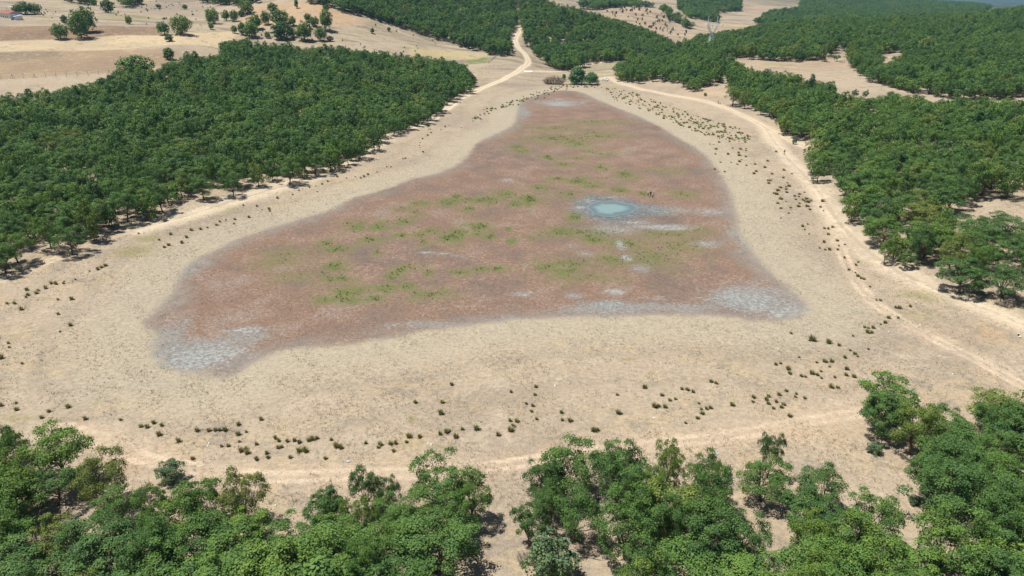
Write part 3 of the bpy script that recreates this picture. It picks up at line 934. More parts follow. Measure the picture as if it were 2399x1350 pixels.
CAN['front_left'] = [(-700, 1010), (0, 1000), (25, 1008), (45, 1020), (75, 998), (110, 990), (150, 1002), (175, 1035), (215, 1043), (250, 1078), (272, 1108), (284, 1140), (270, 1170), (240, 1190), (262, 1200), (290, 1160), (308, 1132), (370, 1125), (430, 1112), (480, 1118), (540, 1113), (588, 1102), (612, 1140), (628, 1192), (645, 1200), (690, 1168), (720, 1138), (780, 1130), (815, 1103), (850, 1088), (880, 1108), (930, 1108), (945, 1073), (1000, 1066), (1060, 1066), (1112, 1072), (1155, 1120), (1150, 1165), (1110, 1190), (1105, 1250), (1068, 1280), (1060, 1350), (1030, 1700), (1030, 2600), (-700, 2600)]
CAN['front_mid'] = [(1172, 1108), (1236, 1088), (1240, 1036), (1290, 1020), (1370, 1014), (1440, 1040), (1500, 1055), (1550, 1036), (1575, 1020), (1620, 1050), (1660, 1060), (1705, 1068), (1722, 1100), (1745, 1120), (1775, 1190), (1792, 1215), (1795, 1262), (1840, 1300), (1850, 1500), (1850, 2600), (1440, 2600), (1440, 1400), (1440, 1340), (1380, 1300), (1350, 1250), (1300, 1240), (1215, 1245), (1190, 1190)]
CAN['front_right'] = [(1738, 1110), (1742, 1080), (1780, 1058), (1790, 1010), (1830, 1000), (1850, 1030), (1845, 1060), (1885, 1078), (1890, 1092), (1940, 1085), (2000, 1100), (2015, 1145), (2030, 1150), (2095, 1148), (2150, 1190), (2175, 1230), (2200, 1200), (2240, 1190), (2180, 1180), (2130, 1150), (2118, 1110), (2150, 1050), (2140, 1020), (2040, 985), (2025, 920), (2080, 878), (2150, 878), (2190, 930), (2250, 925), (2310, 925), (2399, 898), (3000, 860), (3000, 2600), (1850, 2600), (1855, 1300), (1850, 1240), (1872, 1195), (1800, 1180), (1760, 1160)]
HOLES = [[(2055, 118), (2108, 115), (2110, 132), (2060, 134)], [(2262, 462), (2399, 440), (2470, 440), (2470, 490), (2399, 492), (2280, 505)], [(25, 1262), (160, 1240), (150, 1285), (30, 1310)], [(2140, 470), (2160, 470), (2155, 520), (2140, 520)],
         [(2230, 1240), (2300, 1190), (2320, 1210), (2260, 1270)], [(1395, 1140), (1420, 1140), (1420, 1190), (1395, 1190)], [(95, 1110), (130, 1110), (130, 1150), (95, 1150)], [(2205, 330), (2230, 330), (2230, 350), (2205, 350)], [(2150, 390), (2175, 390), (2170, 420), (2150, 420)]]
STEPS = {'left': 5.3, 'hill_left': 6.0, 'hill_right': 6.0, 'right_wood': 5.6, 'right_hill': 5.8, 'far_a': 7.5, 'far_b': 8, 'far_c': 9, 'far_d': 7, 'far_e': 7, 'far_f': 7, 'front_left': 3.9, 'front_mid': 3.9, 'front_right': 3.9}
YR = {'left': (120, 480), 'hill_left': (490, 980), 'hill_right': (490, 860), 'right_wood': (100, 600), 'right_hill': (330, 960), 'far_a': (950, 1600), 'far_b': (1000, 2300), 'far_c': (830, 1300), 'far_d': (560, 900), 'far_e': (540, 900), 'far_f': (540, 950), 'front_left': (38, 125), 'front_mid': (38, 125), 'front_right': (38, 135)}
HT = {'left': (5.6, 8.8), 'hill_left': (6.5, 10), 'hill_right': (6.5, 10), 'right_wood': (5.8, 9.5), 'right_hill': (6.2, 9.5), 'front_left': (5, 8.2), 'front_mid': (5.5, 8.8), 'front_right': (4.8, 8)}

placed = []       # x, y, height, width, region
cell = {}
def free(x, y, r_):
    i, j = int(x // 8), int(y // 8)
    for a in (-1, 0, 1):
        for b in (-1, 0, 1):
            for (u, v, q) in cell.get((i + a, j + b), ()):
                if (u - x) ** 2 + (v - y) ** 2 < ((r_ + q) / 2) ** 2:
                    return False
    return True
def occupy(x, y, r_):
    cell.setdefault((int(x // 8), int(y // 8)), []).append((x, y, r_))

# trees set one by one, each where its top shows: picture x, top y, width in pixels, height in metres
SINGLE = [
    (2108, 880, 160, 7.6, 'big forward oak standing out on the dry grass at the lower right'),
    (1818, 1003, 66, 7.0, 'slim oak whose small crown rises above its neighbours on the dry grass'),
    (1800, 1066, 130, 6.2, 'round oak just below the slim oak that rises over the dry grass'),
    (1938, 1092, 128, 6.2, 'broad oak next to the narrow grass gap at the lower right'),
    (1325, 1022, 160, 8.0, 'tall oak at the top of the foreground clump below the lake'),
    (1455, 1045, 150, 8.0, 'wide oak in the middle of the foreground clump below the lake'),
    (1572, 1026, 95, 7.6, 'narrow-topped oak in the foreground clump below the lake'),
    (1662, 1062, 110, 7.2, 'oak at the right end of the middle foreground clump'),
    (1030, 1068, 180, 7.6, 'flat-topped oak left of the gap between the two foreground clumps'),
    (848, 1090, 80, 6.4, 'thin see-through oak at the upper edge of the left foreground wood'),
    (905, 1108, 70, 5.6, 'small bright green oak beside the thin see-through oak'),
    (1105, 1105, 100, 6.8, 'oak bordering the gap between the two foreground clumps'),
    (112, 994, 165, 7.8, 'big oak standing highest in the bottom left corner wood'),
    (218, 1048, 125, 7.4, 'oak on the right flank of the bottom left corner wood'),
    (10, 1000, 90, 7.4, 'oak cut by the left edge above the bottom left corner'),
    (555, 1104, 125, 7.4, 'oak above the narrow sandy inlet of the lower left wood'),
    (352, 1130, 95, 6.4, 'low oak below the lone thorny bush at the lower left'),
    (455, 1116, 120, 7.0, 'rounded oak between the thorny bush and the sandy inlet'),
    (765, 1132, 110, 7.0, 'oak right of the narrow sandy inlet at the lower left'),
    (2062, 1150, 130, 6.6, 'oak facing the sandy corridor at the lower right'),
    (150, 522, 92, 7.2, 'lone spreading oak with a dark shadow on the dry grass at the left shore'),
    (20, 540, 80, 7.2, 'oak beside the lone spreading oak at the left shore'),
    (467, 408, 62, 7.0, 'pale young oak standing just outside the left wood'),
    (537, 402, 58, 7.0, 'second pale young oak outside the left wood with shadow beside it'),
    (828, 345, 26, 3.4, 'small round oak sapling at the foot of the left wood'),
    (1002, 285, 10, 3.0, 'slim sapling on the verge of the pale dirt road'),
    (1722, 197, 60, 10.0, 'flat-bottomed oak with clear trunk shading the parked white van'),
    (2085, 555, 42, 6.0, 'small oak in front of the right wood beside the track'),
    (2130, 580, 46, 4.6, 'low leafy oak at the sandy edge of the right wood'),
    (1462, 147, 30, 9.0, 'round oak at the meadow end left of the right wood'),
    (1302, 122, 30, 9.6, 'round oak at the front of the central hill wood'),
    (1346, 128, 24, 7.6, 'smaller oak on the grass in front of the central hill wood'),
    (1192, 92, 24, 8.0, 'oak beside the bend of the pale dirt road'),
    (1478, 152, 34, 9.0, 'oak behind the round oak at the meadow end'),
    (1500, 148, 36, 9.0, 'oak above the bare sandy slope behind the lake'),
    (1620, 168, 40, 9.0, 'oak standing forward of the right wood on the bare sandy slope'),
    (1555, 150, 44, 9.0, 'oak in the row overlooking the bare sandy slope'),
    (1975, 98, 10, 4.5, 'young oak alone in the upper right clearing'),
    (1963, 128, 16, 4.0, 'small pale oak in the upper right clearing'),
    (2005, 206, 18, 5.0, 'young oak at the lower end of the upper right clearing'),
    (2030, 208, 16, 5.0, 'young oak right of another at the lower end of the clearing'),
]
single_trees = []
for (px, pt, wpx, h, lab) in SINGLE:
    p = cast(px, pt, h)
    w = wpx * px_scale((p[0], p[1], p[2] + h * .6))
    occupy(p[0], p[1], max(3.0, w * .6))
    single_trees.append((p[0], p[1], h, w, lab))

for reg, poly in CAN.items():
    st = STEPS[reg]
    y0, y1 = YR[reg]
    ys = np.arange(y0, y1, st * .42)
    pts = []
    parr = np.array(poly, float)
    pxlo, pxhi = max(parr[:, 0].min(), -420), min(parr[:, 0].max(), 2820)
    for y in ys:
        dep = y * CT + (CAM_H - 10) * ST
        lo, hi = (pxlo - CX) / FPX * dep * 1.02 - 8, (pxhi - CX) / FPX * dep * 1.02 + 8
        xs = np.arange(lo, hi, st * .42)
        pts.append(np.stack([xs, np.full(len(xs), y)], 1))
    pts = np.concatenate(pts)
    pts += rng.uniform(-.5, .5, pts.shape) * st * .42
    rng.shuffle(pts)
    ha, hb = HT.get(reg, (7, 10))
    hs = rng.uniform(ha, hb, len(pts))
    front = reg.startswith('front')
    ws = rng.uniform(.62, 1.38, len(pts)) * st * (1.68 if front else 1.40)
    z = height(pts[:, 0], pts[:, 1])
    ok = np.ones(len(pts), bool)
    in_any_hole = np.zeros(len(pts), bool)
    for fx, fzz in (((0, .98), (-.30, .66), (.30, .66), (-.22, .88), (.22, .88), (0, .4)) if front else ((0, .98), (-.40, .66), (.40, .66), (-.28, .88), (.28, .88), (-.36, .40), (.36, .40), (0, .3))):
        qx, qy, dep = project(pts[:, 0] + fx * ws, pts[:, 1], z + fzz * hs)
        ok &= inside(qx, qy, poly)
        if fzz in (.66, .98, .3):
            for hpoly in HOLES:
                in_any_hole |= inside(qx, qy, hpoly)
    ok &= ~in_any_hole
    for i in np.nonzero(ok)[0]:
        x, y = pts[i]
        gap = math.sin(x * .13 + 2.1 * math.sin(y * .07)) * math.sin(y * .11 + 1.7 * math.sin(x * .05)) + .35 * math.sin(x * .41 + y * .37)
        if gap > {'right_wood': .62, 'left': 1.0, 'front_left': 1.05, 'front_right': 1.1, 'front_mid': 1.05, 'right_hill': 1.1}.get(reg, 9):
            continue
        r_ = st * (.55 + .62 * rng.random()) * (ws[i] / (st * (1.68 if front else 1.40))) ** .5
        if free(x, y, r_):
            occupy(x, y, r_)
            placed.append((x, y, hs[i], ws[i], reg))
print('trees placed', len(placed), {k: sum(1 for p in placed if p[4] == k) for k in CAN})

# which of them show largest: near, in frame, not buried behind others
def prominence(t):
    x, y, h, w, reg = t
    z = float(height(x, y))
    px, py, dep = project(np.array([x]), np.array([y]), np.array([z + h * .7]))
    if not (-40 < px[0] < 2440 and -20 < py[0] < 1400) or dep[0] < 1:
        return 0
    return w / dep[0]
prom = np.array([prominence(t) for t in placed])
order = np.argsort(-prom)
N_IND = 262
ind = set(int(i) for i in order[:N_IND] if prom[i] > 0)

def wood_label(t):
    x, y, h, w, reg = t
    px, py, _ = (float(v[0]) for v in project(np.array([x]), np.array([y]), height(np.array([x]), np.array([y])) + h * .7))
    if reg == 'left':
        where = 'the left wood near the lone spreading oak' if px < 230 else 'the left wood above the two pale young oaks' if px < 620 else 'the left wood where the dirt road comes out'
    elif reg in ('right_wood', 'right_hill'):
        where = 'the right wood behind the flat-bottomed oak' if py < 300 else 'the right wood facing the lone walker' if py < 430 else 'the right wood over the two low oaks by the track' if px < 2200 else 'the right wood where the frame cuts it, above the sandy track'
    elif reg == 'front_left':
        where = 'the bottom left corner wood, left of the thorny bush' if px < 330 else 'the lower left wood below the thorny bush and sandy inlet' if px < 700 else 'the lower left wood next to the bottom middle clearing'
    elif reg == 'front_mid':
        where = 'the bottom middle clump right of the clearing'
    else:
        where = 'the lower right wood left of the sandy corridor' if px < 2120 else 'the lower right wood beside the big forward oak'
    return 'leafy green oak in ' + where, 'oaks of ' + where
for (x, y, h, w, lab) in single_trees:
    k = random.choice(NEAR[:6])
    plant_tree(k, x, y, h, w, lab, 'oaks told apart one by one')
for i in sorted(ind):
    x, y, h, w, reg = placed[i]
    plant_tree(NEAR[random.randrange(len(NEAR))], x, y, h, w, *wood_label(placed[i]))

# six more of the same wood lend their crowns to the mass behind them
MID_SRC = []
for q, i in enumerate([int(i) for i in order if int(i) not in ind and placed[int(i)][4] in ('left', 'right_wood')][:len(MIDL)]):
    ind.add(i)
    x, y, h, w, reg = placed[i]
    e = plant_tree(MIDL[q], x, y, h, w, *wood_label(placed[i]))
    MID_SRC.append((e.children[1] if e.children[1].name.startswith('crown') else e.children[0], e.children[0] if e.children[0].name.startswith('trunk') else e.children[1]))

# trees of the pasture: picture x, foot y, width and height in pixels
PASTURE = [
    (192, 90, 42, 56, 'tall dark tree standing at the edge of the ploughed strip'), (205, 76, 40, 52, 'second tall dark tree joined to its twin by the ploughed strip'),
    (142, 92, 34, 32, 'round dark tree left of the twin tall trees on the ploughed strip'), (152, 57, 13, 20, 'small upright tree above the round tree on the ploughed strip'),
    (303, 57, 14, 17, 'small pale green tree above the brown field end'), (385, 82, 27, 27, 'leaning round tree at the end of the brown field'),
    (425, 81, 44, 38, 'large round tree beside the pale stubble field'), (397, 97, 17, 13, 'low bush tree on the stubble field line'),
    (500, 56, 29, 31, 'pointed tree above the stubble field'), (531, 49, 18, 22, 'left tree of a close pair on the slope'),
    (549, 51, 19, 23, 'right tree of a close pair on the slope'), (566, 39, 15, 13, 'small bush tree above the close pair on the slope'),
    (578, 33, 32, 28, 'big tree with a dark shadow on the upper slope'), (495, 69, 12, 13, 'little round tree below the pointed tree'),
    (549, 78, 14, 16, 'little tree at the top corner of the left wood'), (570, 82, 17, 27, 'narrow tree rising behind the left wood'),
    (590, 87, 34, 30, 'rounded tree behind the left wood in the pasture'), (600, 69, 32, 31, 'bright tree in the middle of the pasture clump'),
    (623, 58, 19, 28, 'thin airy tree on the pasture slope'), (640, 30, 20, 21, 'lone tree on the bare upper slope'),
    (658, 59, 38, 32, 'dense dark tree on the pasture slope'), (686, 61, 18, 20, 'round tree right of the dense dark pasture tree'),
    (722, 51, 16, 17, 'round little tree alone on the bare slope'), (660, 93, 40, 38, 'tree at the lower pasture edge above the left wood'),
    (684, 88, 20, 22, 'gap-crowned tree in the lower pasture clump'), (715, 96, 38, 40, 'big round tree near the pale pole'),
    (752, 96, 26, 29, 'round tree left of the pale pole'), (774, 97, 14, 12, 'small bush tree right of the pale pole'),
    (738, 62, 20, 20, 'pale bushy tree next to the tall column of foliage'), (764, 72, 27, 44, 'tall column of foliage on the pasture slope'),
    (765, 29, 12, 16, 'young tree against the hill wood'), (695, 20, 8, 20, 'thin dark tree at the skyline of the bare slope'),
    (627, 90, 12, 14, 'little yellow-green tree in the sandy pasture gap'), (578, 4, 24, 20, 'tree at the top edge above the pasture'),
    (325, 10, 26, 20, 'dark tree at the top of the stony slope'), (255, 30, 26, 28, 'grey-green tree in the gully above the fields'),
    (222, 14, 13, 14, 'greyish round tree by the top wood'), (60, 34, 34, 26, 'bright bushy tree beside the white farmhouse'),
    (82, 33, 28, 22, 'second bushy tree beside the white farmhouse'), (40, 30, 14, 15, 'dark shrub tree behind the white farmhouse'),
    (434, 22, 12, 10, 'round shrub tree on the stony slope'), (372, 20, 12, 9, 'shrub tree at the left of the stony slope'),
    (527, 122, 22, 22, 'dark tree on the field edge in front of the stubble'), (397, 140, 24, 26, 'tree poking up from the wood into the fallow field'),
    (318, 178, 66, 42, 'broad tree at the upper edge of the left wood by the fence'), (873, 79, 9, 12, 'small grey conifer on the terraced slope'),
    (911, 74, 8, 9, 'small dark tree at right on the terraced slope'), (892, 52, 5, 9, 'tiny tree under the hill fence'),
]
for i, (px, pf, wpx, hpx, lab) in enumerate(PASTURE):
    p = cast(px, pf)
    s = px_scale(p)
    plant_tree(ROUND[i % 4], p[0], p[1], hpx * s * 1.1, wpx * s * 1.1, lab, 'trees of the pasture', 'pasture_tree')

# the willows at the far end of the lake
WCONE = crown_mesh('crown', 700, 60, 5200, .18, 2.6, 3.4, 3.2, mat=M_WILLOW, low=-.95, lump=1.3, cone=.6, up=.25, flat=1.1)
WROUND = crown_mesh('crown', 701, 50, 3600, .17, 2.4, 2.1, 2.0, mat=M_WILLOW, low=-.9, lump=1.3, up=.25, flat=1.0)
def willow(kind, px, pf, wpx, hpx, label, ra, top, seed):
    p = cast(px, pf); s = px_scale(p)
    return plant_tree((kind[0], trunk_mesh('trunk', seed, kind[1][:5], .16, .6), ra, top), p[0], p[1], hpx * s, wpx * s, label, 'willows at the head of the lake', 'willow_tree')
willow(WCONE, 1351, 198, 44, 42, 'tall cone-shaped green willow at the head of the lake', 2.4, 6.6, 1)
willow(WROUND, 1385, 199, 34, 28, 'rounded green willow right of the cone-shaped one', 2.4, 4.1, 2)
willow(WROUND, 1321, 187, 10, 13, 'tiny willow sapling between the bare shrub and the tall willow', 2.4, 4.1, 3)

# everything else in the woods: one mass of oaks
rest = [placed[i] for i in range(len(placed)) if i not in ind]
rv = np.array([[x, y, float(height(x, y)) - .05] for x, y, h, w, reg in rest])
pm = bpy.data.meshes.new('oak_forest')
pm.from_pydata(rv.tolist(), [], [])
sc_ = np.zeros((len(rest), 3), np.float32); rt = rng.uniform(0, 6.28, len(rest)).astype(np.float32)
vr = rng.integers(0, len(MIDL), len(rest)).astype(np.int32)
for i, (x, y, h, w, reg) in enumerate(rest):
    cm, tm, ra, top = MIDL[vr[i]]
    sc_[i] = (w / (2 * ra), w / (2 * ra), h / top)
a_ = pm.attributes.new('size', 'FLOAT_VECTOR', 'POINT'); a_.data.foreach_set('vector', sc_.ravel())
a_ = pm.attributes.new('turn', 'FLOAT', 'POINT'); a_.data.foreach_set('value', rt)
a_ = pm.attributes.new('pick', 'INT', 'POINT'); a_.data.foreach_set('value', vr)
forest = link('oak_forest', pm)
tag(forest, 'dense green oak woods covering the hills and shores beyond the nearest trees', 'woods', None, 'stuff')



def instance_tree_group(name, sets):
    """plants, at every point, the picked crown and its trunk"""
    ng = bpy.data.node_groups.new(name, 'GeometryNodeTree')
    ng.interface.new_socket('Geometry', in_out='INPUT', socket_type='NodeSocketGeometry')
    ng.interface.new_socket('Geometry', in_out='OUTPUT', socket_type='NodeSocketGeometry')
    gi = ng.nodes.new('NodeGroupInput'); go = ng.nodes.new('NodeGroupOutput')
    mp = ng.nodes.new('GeometryNodeMeshToPoints')
    ng.links.new(gi.outputs[0], mp.inputs[0])

    def named(nm, dt):
        q = ng.nodes.new('GeometryNodeInputNamedAttribute'); q.data_type = dt
        q.inputs['Name'].default_value = nm
        return q.outputs['Attribute']
    size = named('size', 'FLOAT_VECTOR'); turn = named('turn', 'FLOAT'); pick = named('pick', 'INT')
    comb = ng.nodes.new('ShaderNodeCombineXYZ'); ng.links.new(turn, comb.inputs['Z'])
    outj = ng.nodes.new('GeometryNodeJoinGeometry')
    for objs in sets:
        jj = ng.nodes.new('GeometryNodeJoinGeometry')
        for ob in objs:
            oi = ng.nodes.new('GeometryNodeObjectInfo')
            oi.transform_space = 'ORIGINAL'
            oi.inputs['Object'].default_value = ob
            g1 = ng.nodes.new('GeometryNodeGeometryToInstance')
            ng.links.new(oi.outputs['Geometry'], g1.inputs[0])
            ng.links.new(g1.outputs[0], jj.inputs[0])
        ip = ng.nodes.new('GeometryNodeInstanceOnPoints')
        ng.links.new(mp.outputs[0], ip.inputs['Points'])
        ng.links.new(jj.outputs[0], ip.inputs['Instance'])
        ip.inputs['Pick Instance'].default_value = True
        ng.links.new(pick, ip.inputs['Instance Index'])
        ng.links.new(comb.outputs[0], ip.inputs['Rotation'])
        ng.links.new(size, ip.inputs['Scale'])
        ng.links.new(ip.outputs[0], outj.inputs[0])
    ng.links.new(outj.outputs[0], go.inputs[0])
    return ng


fm = forest.modifiers.new('trees', 'NODES')
fm.node_group = instance_tree_group('oak_forest', [[t[0] for t in MID_SRC], [t[1] for t in MID_SRC]])


# ------------------------------------------------------------------ rush tussocks and shrubs
def tussock_mesh(seed, nb, hgt, spread, mat):
    g = np.random.default_rng(seed)
    a = g.uniform(0, 2 * np.pi, nb); r0 = g.uniform(0, .5, nb) ** .5 * spread * .5
    lean = g.uniform(.1, 1.0, nb) * spread * .8
    h = hgt * g.uniform(.55, 1.1, nb)
    base = np.stack([np.cos(a) * r0, np.sin(a) * r0, np.full(nb, -.05)], 1)
    tip = base + np.stack([np.cos(a) * lean, np.sin(a) * lean, h], 1)
    mid = (base + tip) / 2 + np.stack([-np.cos(a) * lean * .15, -np.sin(a) * lean * .15, h * .1], 1)
    side = np.stack([-np.sin(a), np.cos(a), np.zeros(nb)], 1) * (.035 + .03 * g.random((nb, 1)))
    v = np.stack([base - side, base + side, mid + side, mid - side, tip + side * .3, tip - side * .3], 1).reshape(-1, 3)
    k = np.arange(nb)[:, None] * 6
    f = np.concatenate([k + np.array([0, 1, 2, 3]), k + np.array([3, 2, 4, 5])], 0)
    return mesh_np('rush_tussock', v, f, mat)


TUFT = [tussock_mesh(i, 90, .75, .75, M_RUSH) for i in range(4)]
TUFT_G = [tussock_mesh(20 + i, 80, .7, .7, M_REED) for i in range(3)]
TUS = [(17, 712), (34, 712), (50, 726), (61, 697), (65, 692), (63, 680), (90, 682), (85, 688), (107, 676), (120, 665), (131, 666), (150, 660), (149, 665), (177, 656), (136, 703), (168, 702), (136, 737), (210, 636), (229, 632), (238, 627), (247, 623), (325, 548), (373, 563), (385, 580), (395, 575), (400, 550), (426, 570), (437, 557), (448, 540), (470, 538), (486, 534), (507, 528), (515, 520), (529, 516), (548, 525), (550, 515), (570, 482), (583, 510), (602, 484), (614, 492), (630, 490), (632, 495), (650, 465), (686, 457), (743, 450), (20, 805), (22, 815), (52, 853), (165, 763), (141, 778), (3, 840),
       (1886, 474), (1888, 467), (1897, 492), (1929, 495), (1841, 473), (1829, 512), (1880, 531), (1892, 526), (1885, 539), (1895, 549), (1931, 536), (1940, 537), (1950, 533), (1940, 550), (1961, 565), (1930, 568), (1965, 577), (1920, 582), (1933, 586), (1943, 586), (1962, 586), (1979, 574), (1978, 605), (2010, 615), (2005, 622), (1988, 633), (2004, 640), (2009, 648), (2017, 653), (2024, 655), (2038, 673), (2053, 704), (2062, 705), (2107, 723), (2098, 722), (2132, 719), (2081, 746), (2104, 746), (2063, 761), (2073, 757), (2045, 769), (2034, 770), (2025, 768), (2032, 780), (2042, 780), (1998, 788), (1853, 782), (1902, 798, 26), (1941, 804, 20), (1965, 810, 12), (2034, 819), (1872, 838), (2002, 830), (1991, 822), (2009, 836), (1979, 839), (1932, 848), (1948, 848), (1913, 850), (1846, 866, 18), (1817, 855), (1828, 852), (1943, 860), (1983, 866, 16), (1902, 876, 20), (1923, 871), (1877, 882, 14), (1887, 884), (1915, 880), (1924, 887), (1955, 885), (1982, 880), (2000, 884), (1666, 895), (1677, 899), (1850, 876),
       (38, 945), (39, 961), (2, 951), (160, 955), (115, 965), (98, 980), (200, 983), (283, 985), (330, 1000, 16), (345, 1002, 16), (360, 992, 16), (379, 998), (373, 1020), (419, 1035), (462, 1010, 18), (490, 1010, 18), (505, 1009), (515, 1009, 14), (527, 1009), (559, 996, 18), (558, 1019, 18), (612, 984), (577, 1013), (561, 1036), (519, 1047), (535, 1046), (601, 1042, 14), (577, 1055), (565, 1058), (580, 1062), (625, 1063, 15), (645, 1028), (653, 1034, 14), (673, 1035, 13), (690, 1033, 16), (701, 1038, 16), (723, 1033, 16), (732, 1030), (743, 1028, 14), (776, 1031, 14), (788, 1047), (798, 1050), (701, 1058), (715, 1058), (652, 1050, 16), (660, 1048), (628, 1073), (601, 1078), (680, 1073), (762, 1075, 14), (452, 1076),
       (973, 944), (1036, 944), (1033, 970), (1058, 902), (1197, 919, 12), (1253, 926, 12), (1255, 907), (1233, 947), (1248, 952), (1245, 965), (1315, 968, 13), (1446, 926, 12), (1510, 909), (1550, 927), (1569, 939, 13), (1582, 936), (1195, 987), (1211, 988), (1257, 983), (1335, 987), (1317, 985), (1202, 1000), (1196, 1009), (1391, 1010), (1399, 1009, 15), (1167, 1020), (1117, 1006), (1083, 1007), (1068, 1025), (1046, 1014, 18), (1053, 1010), (1031, 1018), (983, 1025, 16), (958, 1024), (952, 1037), (915, 1041, 18), (927, 1040), (891, 1043, 18), (886, 1049), (857, 1039, 13), (922, 1058), (1447, 968), (1450, 969), (1533, 954), (1543, 953), (1558, 955),
       (1623, 919, 12), (1610, 914, 16), (1597, 912, 14), (1637, 946), (1655, 959), (1664, 957), (1643, 960), (1715, 950), (1764, 942, 12), (1765, 932), (1795, 938, 16), (1800, 930, 14), (1825, 926, 15), (1842, 917, 14), (1818, 942, 14), (1835, 949, 16), (1830, 955), (1812, 958), (1800, 947), (1863, 931), (1962, 909), (1645, 970), (1634, 981), (1606, 992), (1885, 934), (1850, 976), (1947, 908), (1865, 924),
       (832, 415), (845, 418), (853, 415), (862, 410), (883, 404), (906, 392), (916, 392), (944, 373), (950, 372), (991, 357), (985, 347), (983, 342), (984, 335), (990, 326), (1002, 318), (1010, 312), (1033, 305), (1052, 295), (1043, 298), (1081, 300), (755, 432), (740, 437), (725, 440), (790, 415), (812, 418), (700, 447), (768, 426)]
TUS = [t if len(t) == 3 else (t[0], t[1], 0) for t in TUS]
BAND = [(1415, 205), (1470, 212), (1560, 245), (1640, 275), (1730, 300), (1765, 325), (1740, 337), (1650, 318), (1580, 290), (1520, 265), (1440, 235)]
extra = []
while len(extra) < 330:
    px, py = random.uniform(1410, 1770), random.uniform(203, 338)
    if inside(np.array([px]), np.array([py]), BAND)[0]:
        extra.append((px, py, 0, random.random() < .45))
for _ in range(70):
    t = random.random()
    px = 1690 + 210 * t + random.gauss(0, 28); py = 335 + 150 * t + random.gauss(0, 16)
    extra.append((px, py, 0, random.random() < .15))
for _ in range(110):
    t = random.random()
    px = 1100 + 240 * t + random.gauss(0, 6); py = 290 - 92 * t ** .72 + random.gauss(0, 4)
    extra.append((px, py, 0, random.random() < .35))
for _ in range(40):
    extra.append((random.uniform(1290, 1410), random.uniform(199, 206), 0, False))


def shore(px, py):
    if py > 880:
        w = 'above the lower left wood' if px < 830 else 'above the bottom middle clump' if px < 1480 else 'above the slim oak at the right'
        return ('olive rush tussock on the near shore ' + w, 'rush tussocks ' + w)
    if px < 800:
        w = 'below the lone spreading oak' if px < 300 else 'below the two pale young oaks'
        return ('olive rush tussock on the left shore ' + w, 'rush tussocks ' + w)
    if px < 1300:
        return ('dark rush tussock along the upper left shore near the dirt road', 'rush tussocks by the dirt road')
    w = 'beside the right wood track' if py < 660 else 'at the lower right tip of the lake' if py < 800 else 'in the lower right scatter above the grass'
    return ('olive rush tussock ' + w, 'rush tussocks ' + w)


for i, (px, py, wpx) in enumerate(TUS):
    p = cast(px, py)
    s = px_scale(p)
    big = (wpx * s / 1.5) if wpx else random.uniform(.38, .85)
    o = link('rush_tussock', TUFT[i % 4], None, (p[0], p[1], p[2]))
    o.rotation_euler = (0, 0, random.uniform(0, 6.28))
    o.scale = (big, big, big * random.uniform(.85, 1.15))
    tag(o, *(lambda a: (a[0], 'tussock', a[1]))(shore(px, py)))

tv, tf, gv, gf = [], [], [], []
for (px, py, _, gr) in extra:
    p = cast(px, py)
    me = (TUFT_G if gr else TUFT)[random.randrange(3)]
    co = np.empty(len(me.vertices) * 3, np.float32); me.vertices.foreach_get('co', co); co = co.reshape(-1, 3)
    lo = np.empty(len(me.loops), np.int32); me.loops.foreach_get('vertex_index', lo); lo = lo.reshape(-1, 4)
    sc2 = random.uniform(.5, 1.25); an = random.uniform(0, 6.28)
    c_, s_ = math.cos(an) * sc2, math.sin(an) * sc2
    q = np.stack([co[:, 0] * c_ - co[:, 1] * s_, co[:, 0] * s_ + co[:, 1] * c_, co[:, 2] * sc2 * .8], 1) + p
    V, F = (gv, gf) if gr else (tv, tf)
    F.append(lo + sum(len(a) for a in V)); V.append(q)
o = link('reeds', mesh_np('reeds', np.concatenate(tv), np.concatenate(tf), M_RUSH))
tag(o, 'crowded small dark rush clumps along the far shores', 'rushes', None, 'stuff')
o = link('fresh_reeds', mesh_np('fresh_reeds', np.concatenate(gv), np.concatenate(gf), M_REED))
tag(o, 'crowded fresh green rush clumps along the far shores', 'rushes', None, 'stuff')

# dry grass over the shore and straw over the lake bed: too small and too many to count
def stubble(name, pts, hgt, wid, blades, mat, label, seed):
    g = np.random.default_rng(seed)
    m = len(pts)
    c = np.repeat(np.concatenate([pts, height(pts[:, 0], pts[:, 1])[:, None]], 1), blades, 0)
    k = np.repeat(g.uniform(.5, 1.5, m), blades)
    a = g.uniform(0, 6.283, m * blades)
    out = np.stack([np.cos(a), np.sin(a), np.zeros(m * blades)], 1)
    sd = np.stack([-np.sin(a), np.cos(a), np.zeros(m * blades)], 1)
    c = c + out * (g.uniform(0, .16, m * blades) * k)[:, None]
    b0 = c + sd * (wid * k)[:, None]; b1 = c - sd * (wid * k)[:, None]
    tip = c + out * (g.uniform(.02, .9, m * blades) * hgt * k)[:, None]
    tip[:, 2] += g.uniform(.35, 1.0, m * blades) * hgt * k
    b0[:, 2] -= .02; b1[:, 2] -= .02
    v = np.stack([b0, b1, tip], 1).reshape(-1, 3)
    o = link(name, mesh_np(name, v, np.arange(len(v)).reshape(-1, 3), mat))
    tag(o, label, 'grass', None, 'stuff')


def grass_mat(name, stops):
    g = NT(name)
    pos = g.n('NewGeometry').outputs['Position']
    c = g.ramp(g.noise(pos, .9, 4, .7), stops)
    g.bsdf(c, .9, None, .1)
    return g.m


